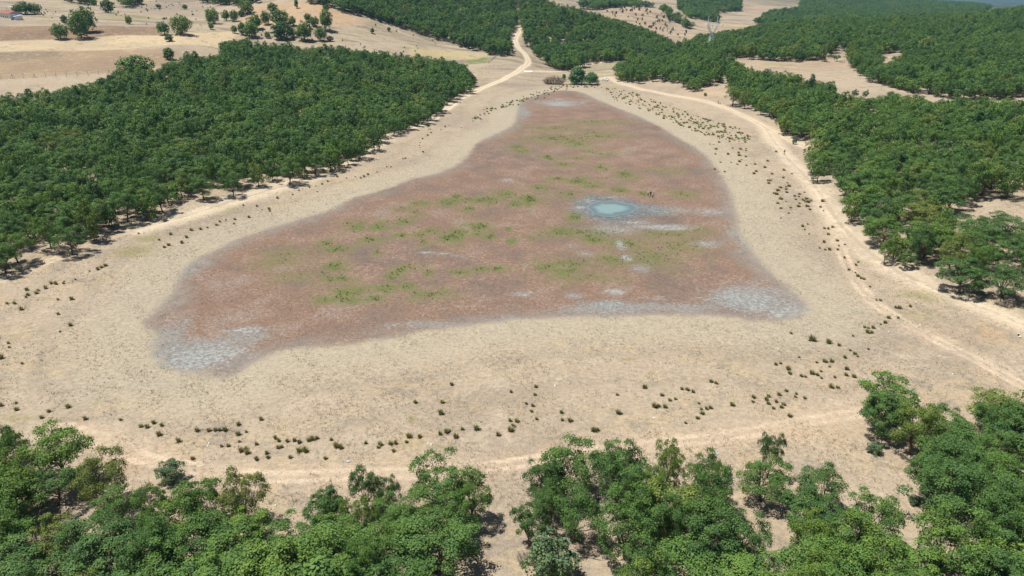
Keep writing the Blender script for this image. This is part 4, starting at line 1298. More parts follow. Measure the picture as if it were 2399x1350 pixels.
M_STRAW = grass_mat('dry_straw', [(.3, (.19, .165, .118)), (.45, (.29, .25, .18)), (.55, (.33, .285, .205)), (.7, (.24, .22, .135))])
M_BEDST = grass_mat('bleached_stems', [(.3, (.17, .115, .09)), (.5, (.26, .17, .125)), (.62, (.36, .29, .24)), (.75, (.40, .36, .32))])
gx = []
n_try = 150000
yy_ = 62 + (rng.random(n_try) ** 1.25) * 200
xx_ = (rng.random(n_try) * 2 - 1) * (yy_ * .80 + 22)
sd_ = np.full(n_try, -1.0)
ins_ = inside(xx_, yy_, LAKE_W)
cl_ = np.sin(xx_ * .23 + 2 * np.sin(yy_ * .11)) * np.sin(yy_ * .31 + 1.7 * np.sin(xx_ * .17)) + .5 * np.sin(xx_ * .9 + yy_ * .7) + rng.normal(0, .5, n_try)
dr_ = np.full(n_try, 99.0)
for w in ROAD_W[1:2] + ROAD_W[4:5]:
    dr_ = np.minimum(dr_, seg_dist(xx_, yy_, w, False))
keep_g = (~ins_) & (cl_ > .1) & (dr_ > 2.5)
stubble('dry_grass', np.stack([xx_, yy_], 1)[keep_g], .22, .022, 5, M_STRAW, 'short dry straw coloured grass over the lake shore', 5)
M_GREENG = grass_mat('fresh_green_grass', [(.3, (.08, .105, .035)), (.5, (.125, .16, .05)), (.7, (.17, .195, .075))])
gp = []
for b in GREEN:
    c0 = cast(b[0], b[1]); s0 = px_scale(c0)
    ex_ = b[2] * s0 * .8; ey_ = abs(cast(b[0], b[1] - b[3])[1] - cast(b[0], b[1] + b[3])[1]) * .42
    m_ = int(min(650, ex_ * ey_ * 9) * (b[4] if len(b) > 4 else 1) ** 1.5)
    q = np.stack([c0[0] + rng.normal(0, .62, m_) * ex_, c0[1] + rng.normal(0, .62, m_) * ey_], 1)
    q = q[(np.sin(q[:, 0] * 1.1 + 2 * np.sin(q[:, 1] * .6)) * np.sin(q[:, 1] * .9 + c0[0]) + rng.normal(0, .4, m_)) > -.15]
    gp.append(q)
gp = np.concatenate(gp)
gp = gp[inside(gp[:, 0], gp[:, 1], LAKE_W)]
stubble('green_grass', gp, .34, .05, 5, M_GREENG, 'fresh green grass growing in patches on the lake bed', 9)
keep_b = ins_ & (cl_ > -.2)
stubble('dry_stems', np.stack([xx_, yy_], 1)[keep_b], .16, .028, 3, M_BEDST, 'low dead stems littering the dried lake bed', 6)

# junipers dotted over the bare far hill
JUN = [crown_mesh('juniper_shrub', 800 + i, 9, 260, .28, 1.2, 1.2, 1.3, mat=M_JUNIPER, low=-.9, lump=1.3, cone=.3)[0] for i in range(3)]
JPOLY = [(1385, 18), (1450, 16), (1540, 22), (1580, 42), (1560, 62), (1640, 84), (1590, 92), (1510, 62), (1430, 36)]
cnt = 0
while cnt < 74:
    px, py = random.uniform(1380, 1645), random.uniform(15, 95)
    if inside(np.array([px]), np.array([py]), JPOLY)[0]:
        p = cast(px, py)
        o = link('juniper_shrub', JUN[cnt % 3], None, tuple(p))
        k = random.uniform(.7, 1.5)
        o.scale = (k, k, k * random.uniform(.8, 1.3)); o.rotation_euler = (0, 0, random.uniform(0, 6))
        tag(o, 'dark juniper shrub dotting the bare beige hill behind the woods', 'shrub', 'shrubs on the bare far hill')
        cnt += 1
for i in range(130):
    px, py = random.choice([(random.uniform(95, 330), random.uniform(8, 50)), (random.uniform(330, 500), random.uniform(28, 62)), (random.uniform(780, 1060), random.uniform(60, 125)), (random.uniform(600, 760), random.uniform(60, 110)), (random.uniform(330, 500), random.uniform(4, 28))])
    p = cast(px, py)
    o = link('hillside_shrub', JUN[i % 3], None, tuple(p))
    k = random.uniform(.25, .6)
    o.scale = (k * 1.2, k * 1.2, k); o.rotation_euler = (0, 0, random.uniform(0, 6))
    tag(o, 'small low shrub on the dry slopes above the left wood', 'shrub', 'low shrubs on the dry slopes')


def bush(kind, px, pf, wpx, hpx, label, ra, top, seed, mat=M_BARK, name='bush'):
    p = cast(px, pf); s = px_scale(p)
    e = thing(name, tuple(p), seed, label, 'bush')
    e.scale = (wpx * s / (2 * ra), wpx * s / (2 * ra), hpx * s / top)
    link('stems', trunk_mesh('stems', seed, kind[1][:8], .07, .5, .1, mat), e)
    link('foliage', kind[0], e)
    return e


bush(BUSH_N, 402, 1128, 62, 52, 'lone thorny green bush on the grass at the lower left', 1.6, 3.1, 3)
bush(BUSH_M, 1285, 1352, 124, 110, 'pale grey-green bush in the bottom middle clearing', 1.5, 2.5, 4)
bush(BUSH_M, 2048, 1062, 34, 26, 'small faded bush on the grass near the big forward oak', 1.5, 2.5, 5)
bush(BUSH_M, 2142, 1180, 30, 18, 'low dry bush in the lower right corridor', 1.5, 2.5, 6)
bush(BUSH_N, 1860, 338, 12, 14, 'little dark bush beside the upper right track', 1.6, 3.1, 7)
bush(BUSH_N, 797, 388, 18, 14, 'round green bush at the foot of the left wood', 1.6, 3.1, 8)
bush(BUSH_M, 1652, 225, 8, 7, 'tiny bush on the bare sandy slope', 1.5, 2.5, 9)


def bare_shrub(px, pf, wpx, hpx, label, seed, nb=46, mat=M_TWIG, name='bare_shrub'):
    p = cast(px, pf); s = px_scale(p)
    g = random.Random(seed)
    e = thing(name, tuple(p), 0, label, 'shrub')
    W, H = wpx * s / 2, hpx * s
    parts = [MB(), MB()]
    for i in range(nb):
        mb = parts[i % 2]
        a = g.uniform(0, 6.28); r_ = g.uniform(.1, 1) ** .6
        bx, by = g.uniform(-.85, .85) * W, g.uniform(-.25, .25) * W
        dome = math.sqrt(max(.05, 1 - (bx / W) ** 2))
        tx, ty, tz = bx + math.cos(a) * W * .3 * r_, by + math.sin(a) * W * .3 * r_, H * g.uniform(.4, 1) * dome
        mid = ((bx + tx) / 2 * .95, (by + ty) / 2 * .95, tz * .6)
        mb.tube([(bx * .7, by * .7, -.1), mid, (tx, ty, tz)], [.03 * H / 3, .022 * H / 3, .01 * H / 3], 3, False)
        for _ in range(7):
            q = Vector(mid).lerp(Vector((tx, ty, tz)), g.random())
            mb.tube([q, q + Vector((g.uniform(-.5, .5), g.uniform(-.5, .5), g.uniform(0, .6))) * H * .28], [.018 * H / 3, .009 * H / 3], 3, False)
    parts[0].build('stems', mat, e); parts[1].build('branches', mat, e)
    return e


bare_shrub(1298, 198, 58, 21, 'grey leafless shrub thicket at the head of the lake', 5, 240)
bare_shrub(1398, 197, 14, 16, 'grey leafless shrub against the rounded willow', 6, 30)
bare_shrub(1240, 1322, 60, 52, 'grey dead shrub left of the pale bush in the clearing', 7, 60, M_DEAD)
bare_shrub(1975, 148, 22, 10, 'grey dead shrub in the upper right clearing', 8, 36, M_DEAD)

# dead trunks and the pile of cut branches below the right hill
def dead_tree(px, pf, tx, ty, label, seed):
    p = cast(px, pf); s = px_scale(p); g = random.Random(seed)
    e = thing('dead_tree', tuple(p), 0, label, 'dead tree', 'dead trunks by the brushwood')
    t = Vector(((tx - px) * s, g.uniform(-.5, 1.0), (pf - ty) * s))
    MB().tube([(0, 0, -.3), t * .5 + Vector((.1, 0, .1)), t], [.17, .13, .06], 6).build('trunk', M_DEAD, e)
    mb = MB()
    for _ in range(9):
        q = t * g.uniform(.45, 1)
        mb.tube([q, q + Vector((g.uniform(-1.3, 1.3), g.uniform(-1, 1), g.uniform(.2, 1.4)))], [.06, .02], 3, False)
    mb.build('branches', M_DEAD, e)


dead_tree(2104, 194, 2110, 166, 'grey dead trunk leaning at the left end of the brushwood', 1)
dead_tree(2107, 193, 2114, 175, 'shorter dead trunk beside the one at the left end', 2)
dead_tree(2117, 199, 2136, 163, 'longest dead trunk leaning right over the brushwood', 3)
dead_tree(2138, 206, 2153, 190, 'dead pole slanting right near the brushwood middle', 4)
dead_tree(2177, 212, 2186, 188, 'dead trunk standing at the right end of the brushwood', 5)
dead_tree(2122, 200, 2124, 188, 'short upright dead stem in the brushwood', 6)
pa, pb = cast(2088, 203), cast(2166, 217)
pile = thing('brushwood_pile', tuple((pa + pb) / 2), 0, 'long grey pile of cut branches below the right hill wood', 'brushwood')
dv = Vector((pb - pa)) / 2
for sec in range(3):
    mb = MB()
    for _ in range(90):
        t = (sec - 1) * .66 + random.uniform(-.4, .4)
        c0 = dv * t + Vector((random.gauss(0, .6), random.gauss(0, .9), 0))
        c0.z += random.uniform(.05, 1.0)
        d_ = Vector((random.gauss(0, 1), random.gauss(0, .6), random.gauss(0, .22))) * random.uniform(.6, 1.5)
        mb.tube([c0 - d_, c0 + Vector((0, 0, .1)), c0 + d_], [.06, .05, .02], 3, False)
    mb.build('branch_heap', M_DEAD, pile)
fb = cast(1335, 1292)
mb = MB(); mb.tube([(-1.2, .3, .08), (0, 0, .12), (1.8, -.9, .1), (3.0, -1.3, .25)], [.07, .09, .07, .03], 5)
mb.tube([(1.0, -.5, .1), (1.9, .2, .5)], [.04, .015], 4)
o = mb.build('fallen_branch', M_DEAD, None, (fb[0], fb[1], fb[2])); tag(o, 'grey fallen branch lying in the bottom middle clearing', 'branch')

# ------------------------------------------------------------------ fences, pole, board
def fence(path_px, spacing, hgt, label, name='wire_fence', wire=True, brace=(), mat=M_CONC, th=.075, lean=0.0):
    w = smooth_poly(wpoly(path_px), False, 6)
    seg = np.linalg.norm(np.diff(w, axis=0), axis=1); cum = np.concatenate([[0], np.cumsum(seg)])
    m = max(2, int(cum[-1] / spacing) + 1)
    ds = np.linspace(0, cum[-1], m)
    P = np.stack([np.interp(ds, cum, w[:, 0]), np.interp(ds, cum, w[:, 1])], 1)
    Z = height(P[:, 0], P[:, 1])
    o0 = np.array([P[0, 0], P[0, 1], Z[0]])
    e = thing(name, tuple(o0), 0, label, 'fence')
    pm_ = MB().tube([(0, 0, -.3), (0, 0, hgt * .5), (0, 0, hgt)], [th, th * .95, th * .8], 5).mesh('post', mat)
    tops = []
    for i in range(m):
        q = np.array([P[i, 0], P[i, 1], Z[i]]) - o0
        po = link('post', pm_, e, tuple(q))
        po.rotation_euler = (random.gauss(0, .03 + lean), random.gauss(0, .03 + lean), 0)
        tops.append(q)
        if i in brace:
            d_ = Vector((P[min(i + 1, m - 1)] - P[max(i - 1, 0)]).tolist() + [0]).normalized()
            for sg in (-1, 1):
                f_ = d_ * (1.15 * sg)
                MB().tube([tuple(f_ + Vector((0, 0, -.2))), (0, 0, hgt * .92)], [th, th], 5).build('brace', mat, e, tuple(q))
    if wire:
        for k in range(4):
            mb = MB()
            mb.tube([tuple(Vector(t) + Vector((0, 0, hgt * (.25 + .22 * k)))) for t in tops], [.006] * m, 3, False)
            mb.build('wire', M_WIRE, e)
    return e


fence([(-120, 190), (-40, 188), (0, 186), (40, 184), (100, 182), (165, 180), (220, 176), (280, 172)], 4.3, 2.1, 'white post fence with slanted braces below the fallow field', brace=(6, 8, 15), th=.1)
fence([(745, 4), (790, 20), (845, 33), (880, 44), (940, 64), (1000, 86), (1060, 104), (1110, 114), (1150, 121)], 4.5, 2.2, 'pale post fence along the foot of the central hill wood', th=.09)
fence([(1172, 121), (1165, 130), (1155, 140), (1143, 149)], 1.3, 1.5, 'dense row of grey stakes closing the small field near the road', 'stake_fence', True, (), M_WOOD, .08, .08)
fence([(1122, 178), (1140, 175), (1160, 171), (1175, 167), (1192, 162)], 2.4, 1.7, 'old wooden post fence of the plot beside the dirt road', 'stake_fence', True, (), M_WOOD, .06, .05)
fence([(1120, 164), (1140, 161), (1160, 158), (1176, 158)], 2.8, 1.6, 'back row of wooden posts of the plot beside the dirt road', 'stake_fence', True, (), M_WOOD, .06, .05)
fence([(1128, 122), (1114, 118), (1126, 113)], 3.0, 1.5, 'short grey rail fence at the corner under the hill wood', 'stake_fence', True, (), M_WOOD, .07, .04)

pp = cast(768, 94); s = px_scale(pp)
e = thing('wooden_pole', tuple(pp), 0, 'pale leaning utility pole beside the pasture trees', 'pole')
MB().tube([(0, 0, -.5), (-.5, 0, 4), (-1.0, 0, 23 * s)], [.16, .14, .10], 8).build('shaft', M_WOOD, e)
MB().box((-1.0, 0, 23 * s - .5), (1.3, .1, .12)).build('crossarm', M_WOOD, e)

pb_ = cast(1237, 189); s = px_scale(pb_)
e = thing('signboard', tuple(pb_), R(-4), 'long blank white board on two thin posts beside the dirt road', 'signboard')
hb = 20.5 * s; wb = 18.5 * s
bo = MB().box((0, 0, 0), (wb, .12, .9)).build('board', M_WHITE, e, (0, .1, hb)); bo.rotation_euler = (R(-48), 0, 0)
for sg in (-1, 1):
    MB().tube([(sg * (wb / 2 - .12), .1, -.4), (sg * (wb / 2 - .12), .1, hb - .36)], [.06, .05], 6).build('post', M_STEEL, e)

# ------------------------------------------------------------------ transmission tower
pt = cast(1663, 121)
e = thing('transmission_tower', tuple(pt), R(12), 'grey steel lattice power pylon rising from the woods', 'pylon')
def strut(mb, a, b, r_):
    mb.tube([a, b], [r_, r_], 4)
B0, B1, HW = 3.0, .95, 12.5
def corner(i, h):
    k = B0 + (B1 - B0) * min(h / HW, 1)
    sx, sy = [(-1, -1), (1, -1), (1, 1), (-1, 1)][i]
    return (sx * k, sy * k, h)
for i in range(4):
    mb = MB(); mb.tube([corner(i, -.5), corner(i, HW)], [.17, .14], 4); mb.build('leg', M_STEEL, e)
lev = [0, 3.8, 7.0, 9.8, HW]
for i in range(4):
    mb = MB()
    for a, b in zip(lev[:-1], lev[1:]):
        strut(mb, corner(i, a), corner((i + 1) % 4, b), .08); strut(mb, corner((i + 1) % 4, a), corner(i, b), .08)
        strut(mb, corner(i, b), corner((i + 1) % 4, b), .07)
    mb.build('lattice', M_STEEL, e)
HA = 19.0
for sg in (-1, 1):
    mb = MB()
    for sy in (-1, 1):
        strut(mb, (sg * B1, sy * B1, HW), (sg * 4.4, sy * .7, HA), .12)
        strut(mb, (-sg * B1 * .2, sy * B1, HW + .4), (sg * 3.1, sy * .7, HA), .12)
        for t0, t1 in ((.15, .35), (.35, .55), (.55, .75), (.75, .95)):
            o_ = lambda t: Vector((sg * B1, sy * B1, HW)).lerp(Vector((sg * 4.4, sy * .7, HA)), t)
            i_ = lambda t: Vector((-sg * B1 * .2, sy * B1, HW + .4)).lerp(Vector((sg * 3.1, sy * .7, HA)), t)
            strut(mb, o_(t0), i_(t1), .06); strut(mb, i_(t0), o_(t1), .06)
    mb.build('arm', M_STEEL, e)
    mb = MB()
    for sx, sy in ((-.65, -.7), (.65, -.7), (.65, .7), (-.65, .7)):
        strut(mb, (sg * 3.75 + sx, sy, HA), (sg * 3.75 + sx * .15, sy * .15, 25.5), .09)
    for hz in (20.5, 22, 23.5):
        k = 1 - (hz - HA) / 7.5
        for (ax, ay), (bx, by) in (((-1, -1), (1, -1)), ((1, -1), (1, 1)), ((1, 1), (-1, 1)), ((-1, 1), (-1, -1))):
            strut(mb, (sg * 3.75 + ax * .65 * k, ay * .7 * k, hz), (sg * 3.75 + bx * .65 * k, by * .7 * k, hz + .7), .05)
    mb.build('peak', M_STEEL, e)
mb = MB()
for sy in (-.7, .7):
    strut(mb, (-9, sy * .3, HA + .5), (9, sy * .3, HA + .5), .09)
    strut(mb, (-9, sy * .3, HA + .5), (-3.7, sy, HA + 1.7), .06); strut(mb, (9, sy * .3, HA + .5), (3.7, sy, HA + 1.7), .06)
    strut(mb, (-3.7, sy, HA + 1.7), (3.7, sy, HA + 1.7), .07)
    for q in range(-4, 4):
        strut(mb, (q * .9, sy, HA + .5), (q * .9 + .45, sy, HA + 1.7), .04); strut(mb, (q * .9 + .45, sy, HA + 1.7), (q * .9 + .9, sy, HA + .5), .04)
mb.build('crossbeam', M_STEEL, e)
for x in (-8.6, 0, 8.6):
    mb = MB(); mb.tube([(x, 0, HA + .5), (x, 0, HA - 1.6)], [.08, .08], 6); mb.build('insulator', M_GLASS, e)

# ------------------------------------------------------------------ vehicles
def car(loc, rz, label, van=False):
    e = thing('van' if van else 'car', loc, rz, label, 'van' if van else 'car')
    W = .88
    if van:
        prof = [(-2.4, .35), (2.3, .35), (2.4, .75), (2.25, 1.05), (1.75, 1.2), (1.2, 1.92), (1.0, 2.0), (-2.3, 2.0), (-2.4, 1.9)]
    else:
        prof = [(-2.0, .32), (2.0, .32), (2.08, .6), (1.98, .82), (1.0, .95), (.35, 1.40), (.1, 1.47), (-1.2, 1.47), (-1.5, 1.40), (-2.0, .98), (-2.08, .6)]
    # body: the profile, drawn in towards the roof
    m = len(prof)
    def half(z):
        return W if z < 1.0 else W - (z - 1.0) * (.12 if van else .34)
    vs = [(x, -half(z), z) for x, z in prof] + [(x, half(z), z) for x, z in prof]
    fs = [tuple(range(m)), tuple(range(2 * m - 1, m - 1, -1))] + [((i + 1) % m, i, m + i, m + (i + 1) % m) for i in range(m)]
    b = MB().add(vs, fs).build('body', M_WHITE, e)
    bev = b.modifiers.new('soft', 'BEVEL'); bev.width = .06; bev.segments = 2; bev.limit_method = 'ANGLE'
    def glass(pts):
        MB().add(pts, [(0, 1, 2, 3), (7, 6, 5, 4), (0, 4, 5, 1), (1, 5, 6, 2), (2, 6, 7, 3), (3, 7, 4, 0)]).build('window', M_GLASS, e)
    if van:
        q = [(1.72, 1.26), (1.26, 1.86)]
    else:
        q = [(.93, 1.02), (.42, 1.37)]
    a_w, b_w = half(q[0][1]) - .1, half(q[1][1]) - .1
    out = Vector((.02, 0, .015))
    p4 = [Vector((q[0][0], -a_w, q[0][1])), Vector((q[0][0], a_w, q[0][1])), Vector((q[1][0], b_w, q[1][1])), Vector((q[1][0], -b_w, q[1][1]))]
    glass([p + out * 1.6 for p in p4] + [p - out * 2 for p in p4])
    if not van:
        q = [(-1.93, 1.05), (-1.57, 1.36)]
        p4 = [Vector((q[0][0], .68, q[0][1])), Vector((q[0][0], -.68, q[0][1])), Vector((q[1][0], -.6, q[1][1])), Vector((q[1][0], .6, q[1][1]))]
        out = Vector((-.02, 0, .015))
        glass([p + out * 1.6 for p in p4] + [p - out * 2 for p in p4])
    for sg in (-1, 1):
        for x0, x1 in (((.95, 1.55), (.0, .0)) if False else ((-.55, .55), (-1.45, -.65))) if not van else ((.7, 1.35), (.0, .0)):
            if x1 == x0:
                continue
            z0, z1 = (1.02, 1.36) if not van else (1.2, 1.8)
            y0, y1 = sg * (half(z0) + .008), sg * (half(z1) + .008)
            k0 = .28 if (not van and x1 > 0) else (.2 if van else 0)
            p4 = [Vector((x0, y0, z0)), Vector((x1 + (0 if van else 0), y0, z0)), Vector((x1 - k0, y1, z1)), Vector((x0 + .03, y1, z1))]
            glass([p + Vector((0, sg * .012, 0)) for p in p4] + [p - Vector((0, sg * .03, 0)) for p in p4])
        for x in ((1.3, -1.3) if not van else (1.5, -1.4)):
            w = MB().tube([(x, sg * (W - .2), .32), (x, sg * (W + .03), .32)], [.32, .32], 18).build('wheel', M_TYRE, e)
            MB().tube([(x, sg * (W + .0), .32), (x, sg * (W + .05), .32)], [.19, .17], 12).build('rim', M_RIM, w)
        xe = 2.02 if not van else 2.33
        MB().box((xe, sg * .62, .72 if not van else .85), (.12, .34, .16)).build('headlight', M_CLEAR, e)
        MB().box((-2.03 if not van else -2.38, sg * .68, .8), (.1, .22, .2)).build('tail_light', M_RED_LAMP, e)
        MB().box((.85 if not van else 1.35, sg * (W + .1), 1.0 if not van else 1.3), (.14, .18, .13)).build('mirror', M_WHITE, e)
    MB().box((2.05 if not van else 2.38, 0, .42), (.1, 1.5, .16)).build('bumper', M_TYRE, e)
    return e


p = cast(1418, 190)
car((p[0], p[1], p[2] + .02), R(-52), 'small white car parked on the sandy track behind the lake')
p = cast(1742, 243)
car((p[0], p[1], p[2] + .02), R(-20), 'white van parked in the shade behind the flat-bottomed oak', True)

# ------------------------------------------------------------------ farmhouse
p = cast(24, 45)
e = thing('farmhouse', (p[0] - 2.0, p[1] + 3.5, p[2] - .1), R(-36), 'long white farmhouse with a red tiled roof on the hillside', 'house')
Lh, Wh, Hh = 16.0, 6.0, 3.5
MB().box((0, 0, Hh / 2 - .5), (Lh, Wh, Hh + 1)).build('wall', M_PLASTER, e)
roof = MB(); roof.add([(-Lh / 2 - .4, -Wh / 2 - .5, Hh), (Lh / 2 + .4, -Wh / 2 - .5, Hh), (Lh / 2 + .4, 0, Hh + 1.5), (-Lh / 2 - .4, 0, Hh + 1.5), (-Lh / 2 - .4, Wh / 2 + .5, Hh), (Lh / 2 + .4, Wh / 2 + .5, Hh),
                       (-Lh / 2 - .4, -Wh / 2 - .5, Hh - .18), (Lh / 2 + .4, -Wh / 2 - .5, Hh - .18), (-Lh / 2 - .4, Wh / 2 + .5, Hh - .18), (Lh / 2 + .4, Wh / 2 + .5, Hh - .18)],
                      [(0, 1, 2, 3), (3, 2, 5, 4), (6, 8, 9, 7), (0, 6, 7, 1), (4, 5, 9, 8), (1, 7, 9, 5, 2), (0, 3, 4, 8, 6)])
rf = roof.build('roof', M_TILE, e)
for q in range(26):
    xq = -Lh / 2 + .2 + q * (Lh - .4) / 25
    for sg in (-1, 1):
        MB().tube([(xq, sg * (Wh / 2 + .45), Hh + .05), (xq, sg * .1, Hh + 1.5)], [.09, .09], 4, False).build('tile_row', M_TILE, rf)
MB().tube([(-Lh / 2 - .4, 0, Hh + 1.52), (Lh / 2 + .4, 0, Hh + 1.52)], [.14, .14], 6).build('ridge', M_TILE, rf)
MB().box((-3, .9, Hh + 1.7), (.6, .6, 1.3)).build('chimney', M_PLASTER, rf)
for x in (-5.2, -2.2, 3.9):
    w = MB().box((x, -Wh / 2 - .02, 1.5), (1.1, .1, 1.1)).build('window', M_GLASS, e)
    MB().box((x, -Wh / 2 - .06, .9), (1.3, .18, .08)).build('sill', M_PLASTER, w)
d_ = MB().box((1.0, -Wh / 2 - .02, 1.05), (1.0, .1, 2.1)).build('door', M_WOOD, e)
MB().box((1.35, -Wh / 2 - .1, 1.05), (.06, .06, .16)).build('handle', M_STEEL, d_)
an = thing('lean_to', (p[0] + 6.6, p[1] - 2.2, p[2] - .3), R(-36), 'pale blue and white lean-to at the end of the farmhouse', 'shed')
MB().box((0, 0, 1.1), (3.2, 4.2, 2.4)).build('wall', M_PLASTER, an)
MB().add([(-1.8, -2.4, 2.05), (1.8, -2.4, 1.85), (1.8, 2.4, 2.75), (-1.8, 2.4, 2.95), (-1.8, -2.4, 2.15), (1.8, -2.4, 1.95), (1.8, 2.4, 2.85), (-1.8, 2.4, 3.05)], [(3, 2, 1, 0), (4, 5, 6, 7), (0, 1, 5, 4), (1, 2, 6, 5), (2, 3, 7, 6), (3, 0, 4, 7)]).build('roof', M_BLUE, an)
for x in (-1.0, 0, 1.0):
    MB().box((x, -2.12, 1.0), (.7, .08, 1.5)).build('panel', M_BLUE, an)
p2 = cast(31, 26)
sh = thing('open_shed', (p2[0], p2[1], p2[2] - .2), R(-18), 'flat white-roofed open shed behind the farmhouse', 'shed')
MB().box((0, 0, 2.7), (7.5, 4.2, .18)).build('roof', M_SHEET, sh)
for sx in (-3.4, 0, 3.4):
    for sy in (-1.8, 1.8):
        MB().box((sx, sy, 1.1), (.16, .16, 3.0)).build('post', M_WOOD, sh)
MB().box((0, 1.9, 1.2), (7.0, .12, 2.8)).build('back_wall', M_WOOD, sh)

# ------------------------------------------------------------------ people and a dog
def cloth_mat(name, top, bottom, sleeve_skin=True, leg_split=.86):
    g = NT(name)
    tc = g.n('TexCoord').outputs['Object']
    sp = g.n('SeparateXYZ'); g.put(sp.inputs[0], tc)
    z = sp.outputs['Z']
    c = g.mix(g.math('GREATER_THAN', z, leg_split), bottom, top)
    c = g.mix(g.math('GREATER_THAN', z, 1.45), c, (.45, .28, .20))
    c = g.mix(g.math('LESS_THAN', z, .08), c, (.03, .03, .03))
    if sleeve_skin:
        ax = g.math('ABSOLUTE', sp.outputs['X'])
        arm = g.math('MULTIPLY', g.math('GREATER_THAN', ax, .22), g.math('MULTIPLY', g.math('LESS_THAN', z, 1.18), g.math('GREATER_THAN', z, .6)))
        c = g.mix(arm, c, (.45, .28, .20))
    g.bsdf(c, .85, None, .15)
    return g.m


def person(px, pf, rz, label, mat, hgt=1.72, pose='stand', group=None, long_hair=False):
    p = cast(px, pf)
    e = thing('person', tuple(p), rz, label, 'person', group)
    k = hgt / 1.72
    st = .16 if pose == 'walk' else .02
    J = [(0, 0, .93, .14, .10), (0, -.005, 1.12, .135, .095), (0, 0, 1.32, .165, .11), (0, .005, 1.43, .07, .06), (0, .01, 1.50, .05, .05), (0, .02, 1.57, .075, .088), (0, .02, 1.66, .075, .09), (0, .015, 1.715, .045, .055)]
    ed = [(0, 1), (1, 2), (2, 3), (3, 4), (4, 5), (5, 6), (6, 7)]
    for sg in (-1, 1):
        b = len(J)
        f_ = st * sg
        J += [(sg * .09, 0, .86, .095, .095), (sg * .10, f_ * .6, .50, .062, .065), (sg * .10, f_ * 1.1 - .02, .30, .056, .058), (sg * .10, f_ * 1.5 - .03, .085, .04, .045), (sg * .11, f_ * 1.5 + .11, .035, .042, .03)]
        ed += [(0, b), (b, b + 1), (b + 1, b + 2), (b + 2, b + 3), (b + 3, b + 4)]
        b = len(J)
        sw = -st * sg
        if pose == 'point' and sg > 0:
            J += [(sg * .19, 0, 1.38, .06, .06), (sg * .25, .2, 1.22, .045, .045), (sg * .22, .42, 1.30, .034, .034), (sg * .20, .54, 1.34, .03, .02)]
        else:
            J += [(sg * .19, 0, 1.38, .06, .06), (sg * .25, sw * .4 - .02, 1.12, .045, .045), (sg * .26, sw + .04, .89, .034, .034), (sg * .25, sw + .07, .78, .03, .022)]
        ed += [(2, b), (b, b + 1), (b + 1, b + 2), (b + 2, b + 3)]
    me = bpy.data.meshes.new('body')
    me.from_pydata([(x * k, y * k, z * k) for x, y, z, _, _ in J], ed, [])
    ob = link('body', me, e)
    me.materials.append(mat)
    sk = ob.modifiers.new('skin', 'SKIN'); sk.use_smooth_shade = True
    for i, (_, _, _, ra, rb) in enumerate(J):
        me.skin_vertices[0].data[i].radius = (ra * k, rb * k)
    me.skin_vertices[0].data[0].use_root = True
    sb = ob.modifiers.new('sub', 'SUBSURF'); sb.levels = 1; sb.render_levels = 1
    # hair as a cap over the back of the head
    hv, hf = [], []
    for i in range(6):
        th = i / 5 * 1.75
        for j in range(12):
            ph = 2 * math.pi * j / 12
            zc = math.cos(th)
            front = math.sin(ph) > .35 and th > 1.0
            rr = .086 if not front else .06
            hv.append((math.sin(th) * math.cos(ph) * rr * k, (math.sin(th) * math.sin(ph) * (rr + .012) - (.0 if not front else .02) + .012) * k, (1.645 + zc * .092 - (.12 if (long_hair and i == 5 and not front) else 0)) * k))
    for i in range(5):
        for j in range(12):
            hf.append((i * 12 + j, i * 12 + (j + 1) % 12, (i + 1) * 12 + (j + 1) % 12, (i + 1) * 12 + j))
    link('hair', mesh_np('hair', hv, hf, M_HAIR, True), e)
    return e


GP = 'people standing together on the lake bed'
person(1518, 460, R(150), 'person in a white top and dark trousers, left of the trio', cloth_mat('white_top_dark_trousers', (.72, .72, .70), (.02, .02, .025)), 1.68, 'stand', GP)
person(1524, 461, R(170), 'person dressed all in black in the middle of the trio', cloth_mat('all_black_clothes', (.015, .015, .02), (.015, .015, .02), False), 1.76, 'stand', GP)
person(1529, 464, R(200), 'person in a pale pink top and dark trousers, right of the trio', cloth_mat('pink_top_dark_trousers', (.66, .56, .57), (.02, .02, .03)), 1.80, 'point', GP)
person(1837, 362, R(20), 'person in dark clothes walking alone on the right track', cloth_mat('dark_walking_clothes', (.02, .02, .024), (.03, .03, .035), False), 1.78, 'walk')
person(1682, 244, R(-60), 'person in dark clothes walking near the flat-bottomed oak', cloth_mat('dark_reddish_clothes', (.05, .02, .02), (.02, .02, .024), False), 1.74, 'walk')
p = cast(1686, 245)
e = thing('dog', tuple(p), R(-20), 'brown dog beside the walker near the flat-bottomed oak', 'dog')
J = [(-.32, 0, .50, .10, .11), (0, 0, .50, .11, .13), (.28, 0, .52, .12, .15), (.42, 0, .63, .08, .09), (.52, 0, .72, .075, .08), (.66, 0, .69, .04, .045), (-.42, 0, .54, .03, .03), (-.60, 0, .66, .02, .02),
     (.50, .06, .80, .02, .03), (.50, -.06, .80, .02, .03)]
ed = [(0, 1), (1, 2), (2, 3), (3, 4), (4, 5), (0, 6), (6, 7), (4, 8), (4, 9)]
for sy in (-1, 1):
    b = len(J)
    J += [(.27, sy * .09, .36, .05, .05), (.26, sy * .09, .18, .032, .032), (.29, sy * .09, .03, .035, .03)]
    ed += [(2, b), (b, b + 1), (b + 1, b + 2)]
    b = len(J)
    J += [(-.30, sy * .09, .40, .065, .075), (-.22, sy * .09, .30, .045, .05), (-.38, sy * .09, .17, .028, .03), (-.34, sy * .09, .03, .035, .03)]
    ed += [(0, b), (b, b + 1), (b + 1, b + 2), (b + 2, b + 3)]
me = bpy.data.meshes.new('body'); me.from_pydata([j[:3] for j in J], ed, []); me.materials.append(M_DOG)
